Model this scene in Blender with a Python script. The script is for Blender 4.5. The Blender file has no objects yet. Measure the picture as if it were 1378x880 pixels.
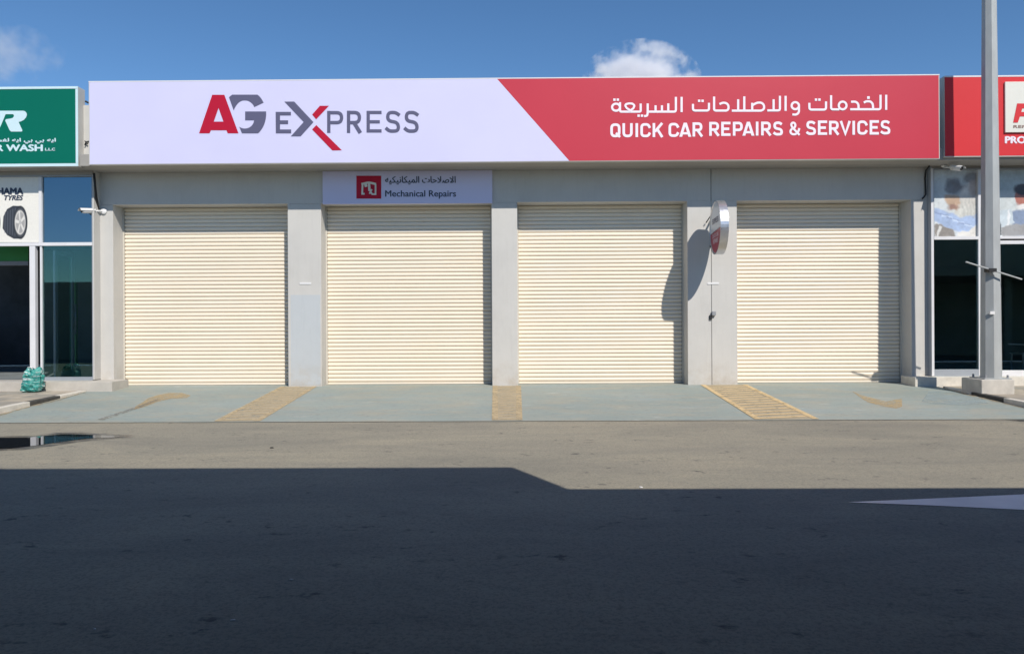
import bpy, bmesh, math, random
import numpy as np
from mathutils import Vector, Matrix
from mathutils.geometry import tessellate_polygon
random.seed(7)
rng = np.random.default_rng(7)
SC = bpy.context.scene
COL = SC.collection
V = Vector

# ------------------------------------------------------------------ camera
YAW, ROLL, EYE, CX, CY = 0.010, 0.0049, 1.65, 670.0, 435.0      # photograph is 1378 x 880, focal length 1000 px
FWD = V((-math.sin(YAW), math.cos(YAW), 0))
RH = V((math.cos(YAW), math.sin(YAW), 0)); UP = V((0, 0, 1))
RIGHT = RH * math.cos(ROLL) - UP * math.sin(ROLL)
CUP = RH * math.sin(ROLL) + UP * math.cos(ROLL)
cam = bpy.data.cameras.new('camera'); camo = bpy.data.objects.new('camera', cam); COL.objects.link(camo)
m = Matrix((RIGHT, CUP, -FWD)).transposed().to_4x4(); m.translation = V((0, 0, EYE)); camo.matrix_world = m
cam.sensor_width = 36; cam.lens = 36 * 1000 / 1378
cam.shift_x = (689 - CX) / 1378; cam.shift_y = (CY - 440) / 1378
cam.clip_start = 0.05; cam.clip_end = 5000
SC.camera = camo

def ray(px, py): return FWD + RIGHT * ((px - CX) / 1000) + CUP * ((CY - py) / 1000)
def P(px, py, Y):
    "surveyed point: where the sight line meets the upright plane at distance Y"
    d = ray(px, py); t = Y / d.y; return V((d.x * t, Y, EYE + d.z * t))
def G(px, py, a=0.0, b=0.0):
    "where the sight line meets the ground plane z = a + b*y"
    d = ray(px, py); t = (EYE - a) / (b * d.y - d.z); return V((d.x * t, d.y * t, EYE + d.z * t))

# ------------------------------------------------------------------ sky and sun
SUN = V((0.48, -1.0, 0.975)).normalized()
w = bpy.data.worlds.new("World"); SC.world = w; w.use_nodes = True
nt = w.node_tree; sky = nt.nodes.new('ShaderNodeTexSky'); sky.sky_type = 'NISHITA'; sky.sun_disc = False
sky.sun_elevation = math.asin(SUN.z); sky.sun_rotation = math.atan2(SUN.x, SUN.y)
sky.air_density = 1.0; sky.dust_density = 0.0; sky.ozone_density = 3.2; sky.altitude = 2500
bg = nt.nodes['Background']; bg.inputs[1].default_value = 0.134
hs = nt.nodes.new('ShaderNodeHueSaturation'); hs.inputs['Hue'].default_value = .497; hs.inputs['Saturation'].default_value = 1.13
nt.links.new(sky.outputs[0], hs.inputs['Color']); nt.links.new(hs.outputs[0], bg.inputs[0])
sl = bpy.data.lights.new('sun', 'SUN'); sl.energy = 4.7; sl.angle = math.radians(0.55); sl.color = (1.0, 0.935, 0.845)
so = bpy.data.objects.new('sun', sl); COL.objects.link(so); so.rotation_euler = (-SUN).to_track_quat('-Z', 'Y').to_euler()
so.location = SUN * 60
SC.view_settings.view_transform = 'Standard'; SC.view_settings.look = 'None'; SC.view_settings.exposure = 0.0; SC.view_settings.gamma = 1.0
SC.cycles.volume_bounces = 6; SC.cycles.max_bounces = 8; SC.cycles.transparent_max_bounces = 12

# ------------------------------------------------------------------ object helpers
def tag(o, label=None, cat=None, group=None, kind=None):
    if label: o['label'] = label
    if cat: o['category'] = cat
    if group: o['group'] = group
    if kind: o['kind'] = kind
    return o
def empty(name, loc, label=None, cat=None, group=None, kind=None):
    o = bpy.data.objects.new(name, None); o.location = loc; o.empty_display_size = .2; COL.objects.link(o)
    o['_w'] = 0; del o['_w']
    return tag(o, label, cat, group, kind)
def wloc(o):
    l = V(o.location)
    while o.parent: o = o.parent; l = l + V(o.location)
    return l
class MB:
    def __init__(s): s.v = []; s.f = []
    def add(s, vs, fs):
        n = len(s.v); s.v += [tuple(v) for v in vs]; s.f += [tuple(i + n for i in f) for f in fs]; return s
    def box(s, x0, x1, y0, y1, z0, z1):
        x0, x1 = sorted((x0, x1)); y0, y1 = sorted((y0, y1)); z0, z1 = sorted((z0, z1))
        return s.add([(x0,y0,z0),(x1,y0,z0),(x1,y1,z0),(x0,y1,z0),(x0,y0,z1),(x1,y0,z1),(x1,y1,z1),(x0,y1,z1)],
                     [(0,3,2,1),(4,5,6,7),(0,1,5,4),(1,2,6,5),(2,3,7,6),(3,0,4,7)])
    def quad(s, a, b, c, d): return s.add([a, b, c, d], [(0, 1, 2, 3)])
    def cyl(s, p0, p1, r0, r1=None, n=12, rot=0.0, cap=True):
        r1 = r0 if r1 is None else r1; p0 = V(p0); p1 = V(p1); ax = (p1 - p0).normalized()
        u = ax.cross(V((0, 0, 1)) if abs(ax.z) < .9 else V((1, 0, 0))).normalized(); w_ = ax.cross(u)
        vs = []
        for p, r in ((p0, r0), (p1, r1)):
            for i in range(n):
                a = rot + 2 * math.pi * i / n; vs.append(p + u * math.cos(a) * r + w_ * math.sin(a) * r)
        fs = [(i, (i + 1) % n, n + (i + 1) % n, n + i) for i in range(n)]
        if cap: fs += [tuple(range(n))[::-1], tuple(range(n, 2 * n))]
        return s.add(vs, fs)
    def tube(s, pts, r, n=8):
        pts = [V(p) for p in pts]
        rings = []
        for i, p in enumerate(pts):
            t = (pts[min(i + 1, len(pts) - 1)] - pts[max(i - 1, 0)]).normalized()
            u = t.cross(V((0, 1, 0)) if abs(t.y) < .9 else V((1, 0, 0))).normalized(); q = t.cross(u)
            rings.append([p + u * math.cos(2 * math.pi * k / n) * r + q * math.sin(2 * math.pi * k / n) * r for k in range(n)])
        vs = [v for r_ in rings for v in r_]
        fs = [(i * n + k, i * n + (k + 1) % n, (i + 1) * n + (k + 1) % n, (i + 1) * n + k) for i in range(len(pts) - 1) for k in range(n)]
        fs += [tuple(range(n))[::-1], tuple(range((len(pts) - 1) * n, len(pts) * n))]
        return s.add(vs, fs)
    def lathe(s, prof, origin, axis, n=20):
        "prof: list of (distance along axis, radius)"
        o = V(origin); ax = V(axis).normalized(); u = ax.cross(V((0, 0, 1)) if abs(ax.z) < .9 else V((1, 0, 0))).normalized(); q = ax.cross(u)
        vs = []
        for d, r in prof:
            for k in range(n):
                a = 2 * math.pi * k / n; vs.append(o + ax * d + (u * math.cos(a) + q * math.sin(a)) * max(r, 1e-4))
        m_ = len(prof)
        fs = [(i * n + k, i * n + (k + 1) % n, (i + 1) * n + (k + 1) % n, (i + 1) * n + k) for i in range(m_ - 1) for k in range(n)]
        fs += [tuple(range(n))[::-1], tuple(range((m_ - 1) * n, m_ * n))]
        return s.add(vs, fs)
    def build(s, name, mat, parent=None, bevel=0.0, smooth=False, mesh_only=False):
        org = wloc(parent) if parent else V((0, 0, 0))
        me = bpy.data.meshes.new(name); me.from_pydata([tuple(V(v) - org) for v in s.v], [], s.f); me.update()
        bm = bmesh.new(); bm.from_mesh(me); bmesh.ops.recalc_face_normals(bm, faces=bm.faces)
        if bevel: bmesh.ops.bevel(bm, geom=list(bm.edges), offset=bevel, segments=2, profile=.6, affect='EDGES', clamp_overlap=True)
        bm.to_mesh(me); bm.free()
        if smooth: me.polygons.foreach_set('use_smooth', [True] * len(me.polygons))
        me.materials.append(mat)
        o = bpy.data.objects.new(name, me); COL.objects.link(o); o.parent = parent
        return o

# ------------------------------------------------------------------ materials
def nodes(name):
    mt = bpy.data.materials.new(name); mt.use_nodes = True; n = mt.node_tree
    return mt, n, n.nodes['Principled BSDF'], n.links
def spec(b, v): b.inputs['Specular IOR Level'].default_value = v
def col4(c): return (c[0], c[1], c[2], 1)
def noise(n, l, scale, detail=5, rough=.6, stretch=(1, 1, 1), dist=0.0, seed=0.0):
    g = n.nodes.new('ShaderNodeNewGeometry'); mp = n.nodes.new('ShaderNodeMapping'); mp.inputs['Scale'].default_value = stretch
    mp.inputs['Location'].default_value = (seed, seed * .7, seed * .3)
    l.new(g.outputs['Position'], mp.inputs['Vector']); t = n.nodes.new('ShaderNodeTexNoise')
    t.inputs['Scale'].default_value = scale; t.inputs['Detail'].default_value = detail; t.inputs['Roughness'].default_value = rough; t.inputs['Distortion'].default_value = dist
    l.new(mp.outputs[0], t.inputs['Vector']); return t.outputs['Fac']
def ramp(n, l, fac, stops):
    r = n.nodes.new('ShaderNodeValToRGB'); e = r.color_ramp.elements
    e[0].position, e[0].color = stops[0][0], col4(stops[0][1]); e[1].position, e[1].color = stops[-1][0], col4(stops[-1][1])
    for p, c in stops[1:-1]:
        x = e.new(p); x.color = col4(c)
    l.new(fac, r.inputs[0]); return r.outputs[0]
def val(n, l, fac, a, b, o0=0.0, o1=1.0):
    r = n.nodes.new('ShaderNodeMapRange'); r.inputs[1].default_value = a; r.inputs[2].default_value = b; r.inputs[3].default_value = o0; r.inputs[4].default_value = o1
    l.new(fac, r.inputs[0]); return r.outputs[0]
def mix(n, l, fac, a, b, mode='MIX'):
    x = n.nodes.new('ShaderNodeMix'); x.data_type = 'RGBA'; x.blend_type = mode
    for s_, i in ((fac, 0), (a, 6), (b, 7)):
        if isinstance(s_, (int, float)): x.inputs[i].default_value = s_
        elif isinstance(s_, tuple): x.inputs[i].default_value = col4(s_)
        else: l.new(s_, x.inputs[i])
    return x.outputs[2]
def bump(n, l, b, h, strength=.3, dist=.01):
    x = n.nodes.new('ShaderNodeBump'); x.inputs['Strength'].default_value = strength; x.inputs['Distance'].default_value = dist
    l.new(h, x.inputs['Height']); l.new(x.outputs[0], b.inputs['Normal'])
def simple(name, c, rough=.6, var=.12, scale=3.0, bmp=0.0, bscale=60, metallic=0.0, sp=.5, stretch=(1, 1, 1)):
    c = tuple(x * .88 for x in c); mt, n, b, l = nodes(name)
    f = noise(n, l, scale, stretch=stretch)
    lo = tuple(x * (1 - var) for x in c); hi = tuple(min(1, x * (1 + var)) for x in c)
    l.new(ramp(n, l, f, [(.3, lo), (.7, hi)]), b.inputs['Base Color'])
    f2 = noise(n, l, scale * 4, seed=3); l.new(val(n, l, f2, .3, .7, max(0, rough - .08), min(1, rough + .08)), b.inputs['Roughness'])
    b.inputs['Metallic'].default_value = metallic; spec(b, sp)
    if bmp: bump(n, l, b, noise(n, l, bscale, 3), bmp)
    return mt
M = {}
# painted render of the garage walls: patchy paint, damp and dirt along the foot
def wall_mat(name, c):
    mt, n, b, l = nodes(name)
    f = noise(n, l, .9, 6, .65); base = ramp(n, l, f, [(.28, tuple(x * .92 for x in c)), (.5, c), (.75, tuple(min(1, x * 1.05) for x in c))])
    st = noise(n, l, 2.2, 5, .7, (6, 6, .5), seed=5); base = mix(n, l, val(n, l, st, .52, .78, 0, .32), base, tuple(x * .8 for x in c))
    g = n.nodes.new('ShaderNodeNewGeometry'); sp_ = n.nodes.new('ShaderNodeSeparateXYZ'); l.new(g.outputs['Position'], sp_.inputs[0])
    hz = val(n, l, sp_.outputs[2], .28, .85, 1, 0)
    dn = noise(n, l, 5, 6, .7, seed=9); mm = n.nodes.new('ShaderNodeMath'); mm.operation = 'MULTIPLY'; l.new(hz, mm.inputs[0]); l.new(val(n, l, dn, .42, .66, 0, .75), mm.inputs[1])
    base = mix(n, l, mm.outputs[0], base, (.42, .38, .32))
    l.new(base, b.inputs['Base Color']); b.inputs['Roughness'].default_value = .8; spec(b, .3)
    bump(n, l, b, noise(n, l, 90, 3), .12, .004); return mt
M['wall'] = wall_mat('wall_paint', (.525, .515, .49))
M['patch'] = wall_mat('wall_paint_patch', (.455, .485, .505))
M['slab'] = simple('concrete_soffit', (.36, .345, .32), .85, .08, .8, .1)
M['concrete'] = simple('bare_concrete', (.56, .53, .48), .9, .14, 5, .3, 70)
M['step'] = simple('step_concrete', (.52, .49, .44), .85, .12, 3, .2, 60)
M['white_alu'] = simple('white_frame_paint', (.76, .76, .78), .35, .04, 3)
M['grey_alu'] = simple('grey_frame_paint', (.33, .36, .40), .4, .05, 3)
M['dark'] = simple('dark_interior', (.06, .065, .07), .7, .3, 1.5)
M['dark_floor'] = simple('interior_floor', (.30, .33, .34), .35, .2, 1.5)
M['green_paint'] = simple('green_wall_stripe', (.04, .30, .06), .5, .1, 2)
M['black'] = simple('black_rubber', (.012, .013, .015), .6, .1, 9)
M['white_plastic'] = simple('white_plastic', (.80, .80, .80), .4, .03, 9)
M['grey_plastic'] = simple('grey_plastic', (.30, .31, .33), .5, .1, 20)
M['steel'] = simple('galvanised_steel', (.42, .44, .44), .55, .10, 7, .05, 120, .0, .5, (1, 1, .25))
M['bright_steel'] = simple('brushed_steel_rim', (.62, .63, .66), .33, .06, 5, 0, 60, .75)
M['box_side'] = simple('sign_case_metal', (.58, .57, .54), .5, .06, 2)
M['beige'] = simple('opposite_wall_paint', (.42, .39, .35), .85, .1, .7)
M['tan_metal'] = simple('rail_paint', (.62, .58, .50), .5, .06, 4)
def vinyl(name, c, rough=.33, var=.025, sp=.5):
    c = tuple(x * .9 for x in c); mt, n, b, l = nodes(name)
    bump(n, l, b, noise(n, l, 1.3, 3, seed=4), .12, .02)
    f = noise(n, l, .5, 3); l.new(ramp(n, l, f, [(.3, tuple(x * (1 - var) for x in c)), (.7, tuple(min(1, x * (1 + var)) for x in c))]), b.inputs['Base Color'])
    b.inputs['Roughness'].default_value = rough; spec(b, sp); return mt
M['sign_white'] = vinyl('lavender_white_sign_vinyl', (.655, .64, .87), .4)
M['sign_red'] = vinyl('red_sign_vinyl', (.555, .036, .062), .38, .025, .36)
M['logo_red'] = vinyl('logo_red_vinyl', (.47, .008, .036), .5, .025, .2)
M['logo_grey'] = vinyl('logo_grey_vinyl', (.115, .115, .195), .5, .025, .2)
M['ink'] = vinyl('dark_blue_ink', (.035, .05, .09), .5)
M['text_white'] = vinyl('lettering_white', (.88, .80, .88), .4)
M['sign_green'] = vinyl('green_sign_vinyl', (.001, .145, .10), .55, .025, .12)
M['mint'] = vinyl('pale_mint_lettering', (.60, .78, .84), .4)
M['sign_red2'] = vinyl('bright_red_sign_vinyl', (.66, .032, .038), .45, .025, .28)
M['cream_panel'] = vinyl('cream_panel', (.74, .73, .66), .5)
M['small_ink'] = vinyl('brown_small_print', (.30, .18, .15), .5)
M['disc_face'] = vinyl('disc_sign_pale_face', (.62, .66, .72), .3)
M['disc_red'] = vinyl('disc_sign_red', (.42, .02, .05), .3)
# shutter enamel
mt, n, b, l = nodes('cream_shutter_enamel')
f = noise(n, l, 1.2, 5, .6, (1, 1, 1)); base = ramp(n, l, f, [(.3, (.79, .70, .57)), (.7, (.81, .725, .60))])
st = noise(n, l, 3, 5, .7, (5, 1, .35), seed=2); base = mix(n, l, val(n, l, st, .58, .8, 0, .10), base, (.58, .50, .38))
l.new(base, b.inputs['Base Color']); b.inputs['Roughness'].default_value = .45; M['shutter'] = mt
# road
mt, n, b, l = nodes('dusty_asphalt')
f = noise(n, l, .6, 8, .68, (.5, 1.1, 1), .8); base = ramp(n, l, f, [(.30, (.250, .237, .192)), (.50, (.308, .286, .225)), (.68, (.370, .335, .252))])
st = noise(n, l, 1.3, 6, .65, (.16, 2.2, 1), .6, seed=4); base = mix(n, l, val(n, l, st, .45, .75, 0, .30), base, (.21, .195, .175))
st2 = noise(n, l, .9, 5, .6, (.5, 1.7, 1), 2.2, seed=14); base = mix(n, l, val(n, l, st2, .55, .75, 0, .30), base, (.37, .335, .26))
ag = noise(n, l, 42, 3, .8, seed=1); base = mix(n, l, val(n, l, ag, .46, .64, 0, .46), base, (.11, .105, .10))
ag2 = noise(n, l, 75, 2, .7, seed=8); base = mix(n, l, val(n, l, ag2, .62, .78, 0, .45), base, (.46, .43, .38))
sp1 = noise(n, l, 2.6, 4, .6, (.5, 1, 1), seed=22); sp2 = noise(n, l, 9, 4, .6, (.7, 1, 1), seed=30)
mm = n.nodes.new('ShaderNodeMath'); mm.operation = 'MULTIPLY'; l.new(val(n, l, sp1, .52, .62), mm.inputs[0]); l.new(val(n, l, sp2, .57, .66, 0, .8), mm.inputs[1])
base = mix(n, l, mm.outputs[0], base, (.08, .078, .078))
l.new(base, b.inputs['Base Color']); b.inputs['Roughness'].default_value = .92; spec(b, .15)
bump(n, l, b, noise(n, l, 55, 4, .8), .55, .006); M['road'] = mt
# painted ramp
mt, n, b, l = nodes('grey_blue_ramp_paint')
f = noise(n, l, .5, 6, .65, (.5, 1, 1), seed=3); base = ramp(n, l, f, [(.3, (.255, .295, .275)), (.52, (.285, .33, .31)), (.75, (.335, .37, .34))])
dn = noise(n, l, 1.6, 6, .7, (.6, 1.4, 1), seed=6); base = mix(n, l, val(n, l, dn, .45, .66, 0, .58), base, (.385, .345, .265))
bl = noise(n, l, .9, 4, .6, (.5, 1.3, 1), seed=12); base = mix(n, l, val(n, l, bl, .55, .72, 0, .35), base, (.27, .35, .40))
sc_ = noise(n, l, 22, 5, .75, (.4, 1, 1), seed=16); base = mix(n, l, val(n, l, sc_, .53, .66, 0, .55), base, (.19, .195, .185))
wh = noise(n, l, 3.2, 6, .7, (.45, 1.4, 1), seed=27); base = mix(n, l, val(n, l, wh, .60, .72, 0, .6), base, (.52, .53, .50))
l.new(base, b.inputs['Base Color']); b.inputs['Roughness'].default_value = .75; spec(b, .3)
bump(n, l, b, noise(n, l, 50, 3), .25, .004); M['ramp'] = mt
def worn(name, c, keep, scale=5.0, seed=0.0, fade=1.0, stretch=(1, 1, 1)):
    "road paint worn away in patches so that what lies under it shows"
    mt, n, b, l = nodes(name)
    f = noise(n, l, 2, 5, .6, seed=seed + 1); l.new(ramp(n, l, f, [(.3, tuple(x * .86 for x in c)), (.7, c)]), b.inputs['Base Color'])
    b.inputs['Roughness'].default_value = .8; spec(b, .2)
    a = noise(n, l, scale, 8, .75, stretch, seed=seed); l.new(val(n, l, a, keep - .07, keep + .07, fade, 0), b.inputs['Alpha'])
    return mt
M['yellow_base'] = worn('faded_yellow_paint', (.54, .45, .31), .62, 4, 1, .72)
M['yellow'] = worn('yellow_paint', (.68, .51, .28), .60, 6, 4, .95)
M['yellow_faded'] = worn('yellow_paint_nearly_gone', (.62, .49, .30), .54, 5, 9, .75)
M['yellow_arrow'] = worn('yellow_arrow_paint', (.58, .43, .23), .535, 16, 11, .70, (.5, 1, 1))
M['rust'] = worn('brown_trickle_stain', (.25, .22, .19), .52, 14, 19, .5)
M['white_paint'] = worn('white_road_paint', (.92, .90, .88), .80, 3, 2, 1.0)
M['white_paint'].node_tree.nodes['Principled BSDF'].inputs['Roughness'].default_value = .38; spec(M['white_paint'].node_tree.nodes['Principled BSDF'], .8)
M['kerb_white'] = simple('kerb_white_paint', (.70, .66, .58), .8, .15, 6, .2)
M['kerb_black'] = simple('kerb_black_paint', (.07, .068, .062), .8, .3, 6, .2)
PAV = [simple('paver_%d' % i, c, .9, .16, 4, .3, 60) for i, c in enumerate([(.43, .375, .295), (.39, .34, .27), (.46, .40, .32), (.35, .32, .27)])]
M['joint'] = simple('sandy_joint', (.12, .11, .095), .95, .2, 8)
# glass: clear pane with a faint tint and mirror-like surface
def glass(name, tint, refl, rcol=(1, 1, 1)):
    mt = bpy.data.materials.new(name); mt.use_nodes = True; n = mt.node_tree; l = n.links; n.nodes.clear()
    o = n.nodes.new('ShaderNodeOutputMaterial'); t = n.nodes.new('ShaderNodeBsdfTransparent'); t.inputs[0].default_value = col4(tint)
    g = n.nodes.new('ShaderNodeBsdfGlossy'); g.inputs[0].default_value = col4(rcol); g.inputs['Roughness'].default_value = .015
    lw = n.nodes.new('ShaderNodeFresnel'); lw.inputs[0].default_value = 1.5
    a = n.nodes.new('ShaderNodeMath'); a.operation = 'ADD'; a.use_clamp = True; a.inputs[1].default_value = refl; l.new(lw.outputs[0], a.inputs[0])
    bmp = n.nodes.new('ShaderNodeBump'); bmp.inputs['Strength'].default_value = .04; bmp.inputs['Distance'].default_value = .02
    l.new(noise(n, l, .8, 2), bmp.inputs['Height']); l.new(bmp.outputs[0], g.inputs['Normal'])
    mx = n.nodes.new('ShaderNodeMixShader'); l.new(a.outputs[0], mx.inputs[0]); l.new(t.outputs[0], mx.inputs[1]); l.new(g.outputs[0], mx.inputs[2]); l.new(mx.outputs[0], o.inputs[0])
    return mt
M['glass'] = glass('shopfront_glass', (.84, .89, .91), .05, (.48, .82, .72))
M['blue_glass'] = glass('blue_reflective_glass', (.015, .04, .08), .22, (.62, .85, 1))
mt, n, b, l = nodes('standing_water'); b.inputs['Base Color'].default_value = (.012, .013, .014, 1); b.inputs['Roughness'].default_value = .02; spec(b, .5); b.inputs['IOR'].default_value = 1.33
bump(n, l, b, noise(n, l, 3, 2), .015, .01); M['water'] = mt
mt, n, b, l = nodes('wet_road'); b.inputs['Base Color'].default_value = (.09, .085, .08, 1); b.inputs['Roughness'].default_value = .3
l.new(val(n, l, noise(n, l, 6, 6, .7, (.5, 1, 1)), .38, .56, .9, .25), b.inputs['Alpha']); M['wet'] = mt
# printed colour carried by the mesh (posters)
mt, n, b, l = nodes('printed_poster'); va = n.nodes.new('ShaderNodeVertexColor'); va.layer_name = 'print'
l.new(va.outputs[0], b.inputs['Base Color']); b.inputs['Roughness'].default_value = .3; M['print'] = mt

# ------------------------------------------------------------------ flat lettering
def rounded(pts, r, closed=False, n=6):
    pts = [V((p[0], p[1])) for p in pts]; out = []; N = len(pts)
    for i, p in enumerate(pts):
        if not closed and i in (0, N - 1): out.append(p); continue
        a = pts[i - 1]; c = pts[(i + 1) % N]; da = (a - p); dc = (c - p)
        k = min(r, da.length * .5, dc.length * .5)
        s0 = p + da.normalized() * k; s1 = p + dc.normalized() * k
        for j in range(n + 1):
            t = j / n; out.append(s0 * (1 - t) ** 2 + p * 2 * t * (1 - t) + s1 * t * t)
    if closed: out.append(out[0].copy())
    return out
def ellipse(cx, cy, rx, ry, n=28): return [V((cx + rx * math.cos(2 * math.pi * i / n), cy + ry * math.sin(2 * math.pi * i / n))) for i in range(n + 1)]
def ribbon(pts, w_):
    pts = [V((p[0], p[1])) for p in pts]; q = [pts[0]]
    for p in pts[1:]:
        if (p - q[-1]).length > 1e-3: q.append(p)
    pts = q; closed = (pts[0] - pts[-1]).length < 1e-2 and len(pts) > 3; L = []; R = []; N = len(pts)
    for i, p in enumerate(pts):
        a = pts[i - 1] if i > 0 else (pts[-2] if closed else None); c = pts[i + 1] if i < N - 1 else (pts[1] if closed else None)
        d0 = (p - a).normalized() if a is not None else None; d1 = (c - p).normalized() if c is not None else None
        if d0 is None: d0 = d1
        if d1 is None: d1 = d0
        t = (d0 + d1)
        t = t.normalized() if t.length > 1e-4 else d0
        nrm = V((-t.y, t.x)); k = min(2.0, 1 / max(.3, abs(t.dot(d0)))); L.append(p + nrm * w_ / 2 * k); R.append(p - nrm * w_ / 2 * k)
    return L, R
class Flat:
    "flat print: shapes given in zoomed-photo units, laid on a panel plane"
    def __init__(s, ox, oy, sc, fn): s.o = (ox, oy, sc); s.fn = fn; s.mb = MB(); s.k = 0
    def pt(s, p): return s.fn(s.o[0] + p[0] / s.o[2], s.o[1] + p[1] / s.o[2])
    def origin(s, ox, oy, sc=None): s.o = (ox, oy, sc or s.o[2]); return s
    def off(s): s.k = (s.k + 1) % 8; return s.k * .0006
    def line(s, pts, w_, r=0, closed=False):
        if r: pts = rounded(pts, r, closed)
        L, R = ribbon(pts, w_); e = s.off(); n_ = len(L)
        vs = [s.pt(p) for p in L] + [s.pt(p) for p in R]
        for i, v in enumerate(vs): s.shift(v, e + (i % n_) * .00003)
        s.mb.add(vs, [(i, i + 1, n_ + i + 1, n_ + i) for i in range(n_ - 1)]); return s
    def shift(s, v, e): v.y -= e
    def poly(s, *loops):
        tri = tessellate_polygon([[V((p[0], p[1], 0)) for p in lp] for lp in loops]); flat = [p for lp in loops for p in lp]; e = s.off()
        vs = [s.pt(p) for p in flat]
        for v in vs: s.shift(v, e)
        s.mb.add(vs, tri); return s
    def dot(s, x, y, r): return s.poly([(x - r, y - r), (x + r, y - r), (x + r, y + r), (x - r, y + r)])
def text_mesh(body, bold=0.0, shear=0.0):
    c = bpy.data.curves.new('tmp', 'FONT'); c.body = body; c.offset = bold; c.shear = shear; c.resolution_u = 3
    o = bpy.data.objects.new('tmp', c); COL.objects.link(o); bpy.context.view_layer.update()
    dg = bpy.context.evaluated_depsgraph_get(); me = o.evaluated_get(dg).to_mesh()
    vs = [(v.co.x, v.co.y) for v in me.vertices]; fs = [tuple(p.vertices) for p in me.polygons]
    o.evaluated_get(dg).to_mesh_clear(); bpy.data.objects.remove(o); bpy.data.curves.remove(c); return vs, fs
def put_text(mb, body, fn, x0, x1, y0, y1, bold=0.0, shear=0.0, e=0.0, fat=.28):
    "fit text into the box x0..x1, y0 (top) .. y1 (bottom); heavier weight by overlaying shifted outlines"
    vs, fs = text_mesh(body, bold, shear); a = np.array(vs); mn = a.min(0); mx = a.max(0)
    for k, (fx, fy) in enumerate(((-fat, 0), (fat, 0), (0, fat * .6), (0, -fat * .6))):
        out = []
        for x, y in vs:
            p = fn(x0 + fx + (x - mn[0]) / (mx[0] - mn[0]) * (x1 - x0), y1 + fy - (y - mn[1]) / (mx[1] - mn[1]) * (y1 - y0)); p.y -= e + k * .0004; out.append(p)
        mb.add(out, fs)

# ================================================================== ROAD, RAMP, PAVEMENTS
D = 16.76                      # garage wall plane
RY0, RSL = 12.5, 0.0575        # ramp: starts at y = 12.5, rises 5.75 %
RA = -RY0 * RSL
def rampz(y): return max(0.0, RA + RSL * y)
FL = rampz(D)                  # level at the shutters
mb = MB(); mb.quad((-400, -400, 0), (400, -400, 0), (400, 900, 0), (-400, 900, 0)); road = mb.build('road', M['road']); tag(road, kind='structure')
KL, KR = -9.12, 9.42           # kerb lines either side of the ramp
mb = MB(); x0, x1 = KL - .02, KR + .02
mb.add([(x0, RY0, -.05), (x1, RY0, -.05), (x0, RY0, .014), (x1, RY0, .014), (x0, D + .02, FL), (x1, D + .02, FL), (x0, 18.4, FL + .005), (x1, 18.4, FL + .005), (x0, 18.4, -.05), (x1, 18.4, -.05)],
       [(0, 1, 3, 2), (2, 3, 5, 4), (4, 5, 7, 6), (6, 7, 9, 8), (0, 2, 4, 6, 8), (1, 9, 7, 5, 3)])
rp = mb.build('ramp', M['ramp']); tag(rp, kind='structure')
RPE = .004
def R_(px, py, e=RPE): p = G(px, py, RA, RSL); p.z = p.z + e; return p
def R_top(p, e=RPE):
    # ramp surface runs straight from (12.5, .014) to (16.78, FL)
    t = (p[1] - RY0) / (D + .02 - RY0); return V((p[0], p[1], .014 + (FL - .014) * t + e))
def deck(pts, e): return [R_top(p, e) for p in pts]
# seam of grit where asphalt meets ramp
mb = MB(); n_ = 60; vs = []; fs = []
for i in range(n_ + 1):
    x = x0 + (x1 - x0) * i / n_; wv = .02 + .03 * random.random()
    vs += [(x, RY0 - wv, .004), (x, RY0 + .004, .004 + .004)]
for i in range(n_): fs.append((2 * i, 2 * i + 2, 2 * i + 3, 2 * i + 1))
mb.add(vs, fs); tag(mb.build('seam', M['joint']), kind='structure')
# yellow hatched strips (two edge lines + slanted bars), continuing the pier lines down the ramp
def strip(tl, tr, bl, br, slope, bars, name, label, fade):
    "corner pixels surveyed at the top and bottom of the ramp"
    a, b_, c, d = [G(*q, RA, RSL) for q in (tl, tr, br, bl)]
    ya, yb = D - .02, RY0 + .02
    def edge(p, q, y): t = (y - p.y) / (q.y - p.y); return p.x + (q.x - p.x) * t
    root = empty(name, ((a.x + b_.x) / 2, 14.6, rampz(14.6)), label, 'road marking', 'yellow hatched strips on the ramp')
    mb = MB(); lx = [(edge(a, d, y), y) for y in (ya, yb)]; rx = [(edge(b_, c, y), y) for y in (ya, yb)]
    mb.quad(*deck([lx[0], rx[0], rx[1], lx[1]], .004)); mb.build('paint_ground', M['yellow_base'], root)
    lw = .11
    for s_, e_ in ((lx, 1), (rx, -1)):
        mb = MB(); mb.quad(*deck([s_[0], (s_[0][0] + e_ * lw, s_[0][1]), (s_[1][0] + e_ * lw, s_[1][1]), s_[1]], .0085)); mb.build('edge_line', M['yellow_faded' if fade else 'yellow'], root)
    wd = edge(b_, c, 14) - edge(a, d, 14)
    for k in range(bars):
        y = yb + .05 + (ya - yb - .3) * k / (bars - 1); xl = edge(a, d, y) + lw + .01; y2 = min(y + slope * wd, ya); xr = edge(b_, c, y2) - lw - .01; h = .10
        if y + h > ya or y2 + h > ya: h = .04
        mb = MB(); mb.quad(*deck([(xl, y), (xr, y2), (xr, min(y2 + h, ya)), (xl, y + h)], .008)); mb.build('bar', M['yellow_faded' if fade else 'yellow'], root)
    return root
strip((382, 518), (430, 518), (288, 568), (350, 568), .10, 15, 'hatched_strip', 'faded yellow hatched strip slanting left from the pier with the blue-grey repaint patch', True)
strip((663, 516), (701, 516), (662, 563), (703, 563), .05, 15, 'hatched_strip', 'short faded yellow strip running straight out from the plain narrow pier in the middle', True)
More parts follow.
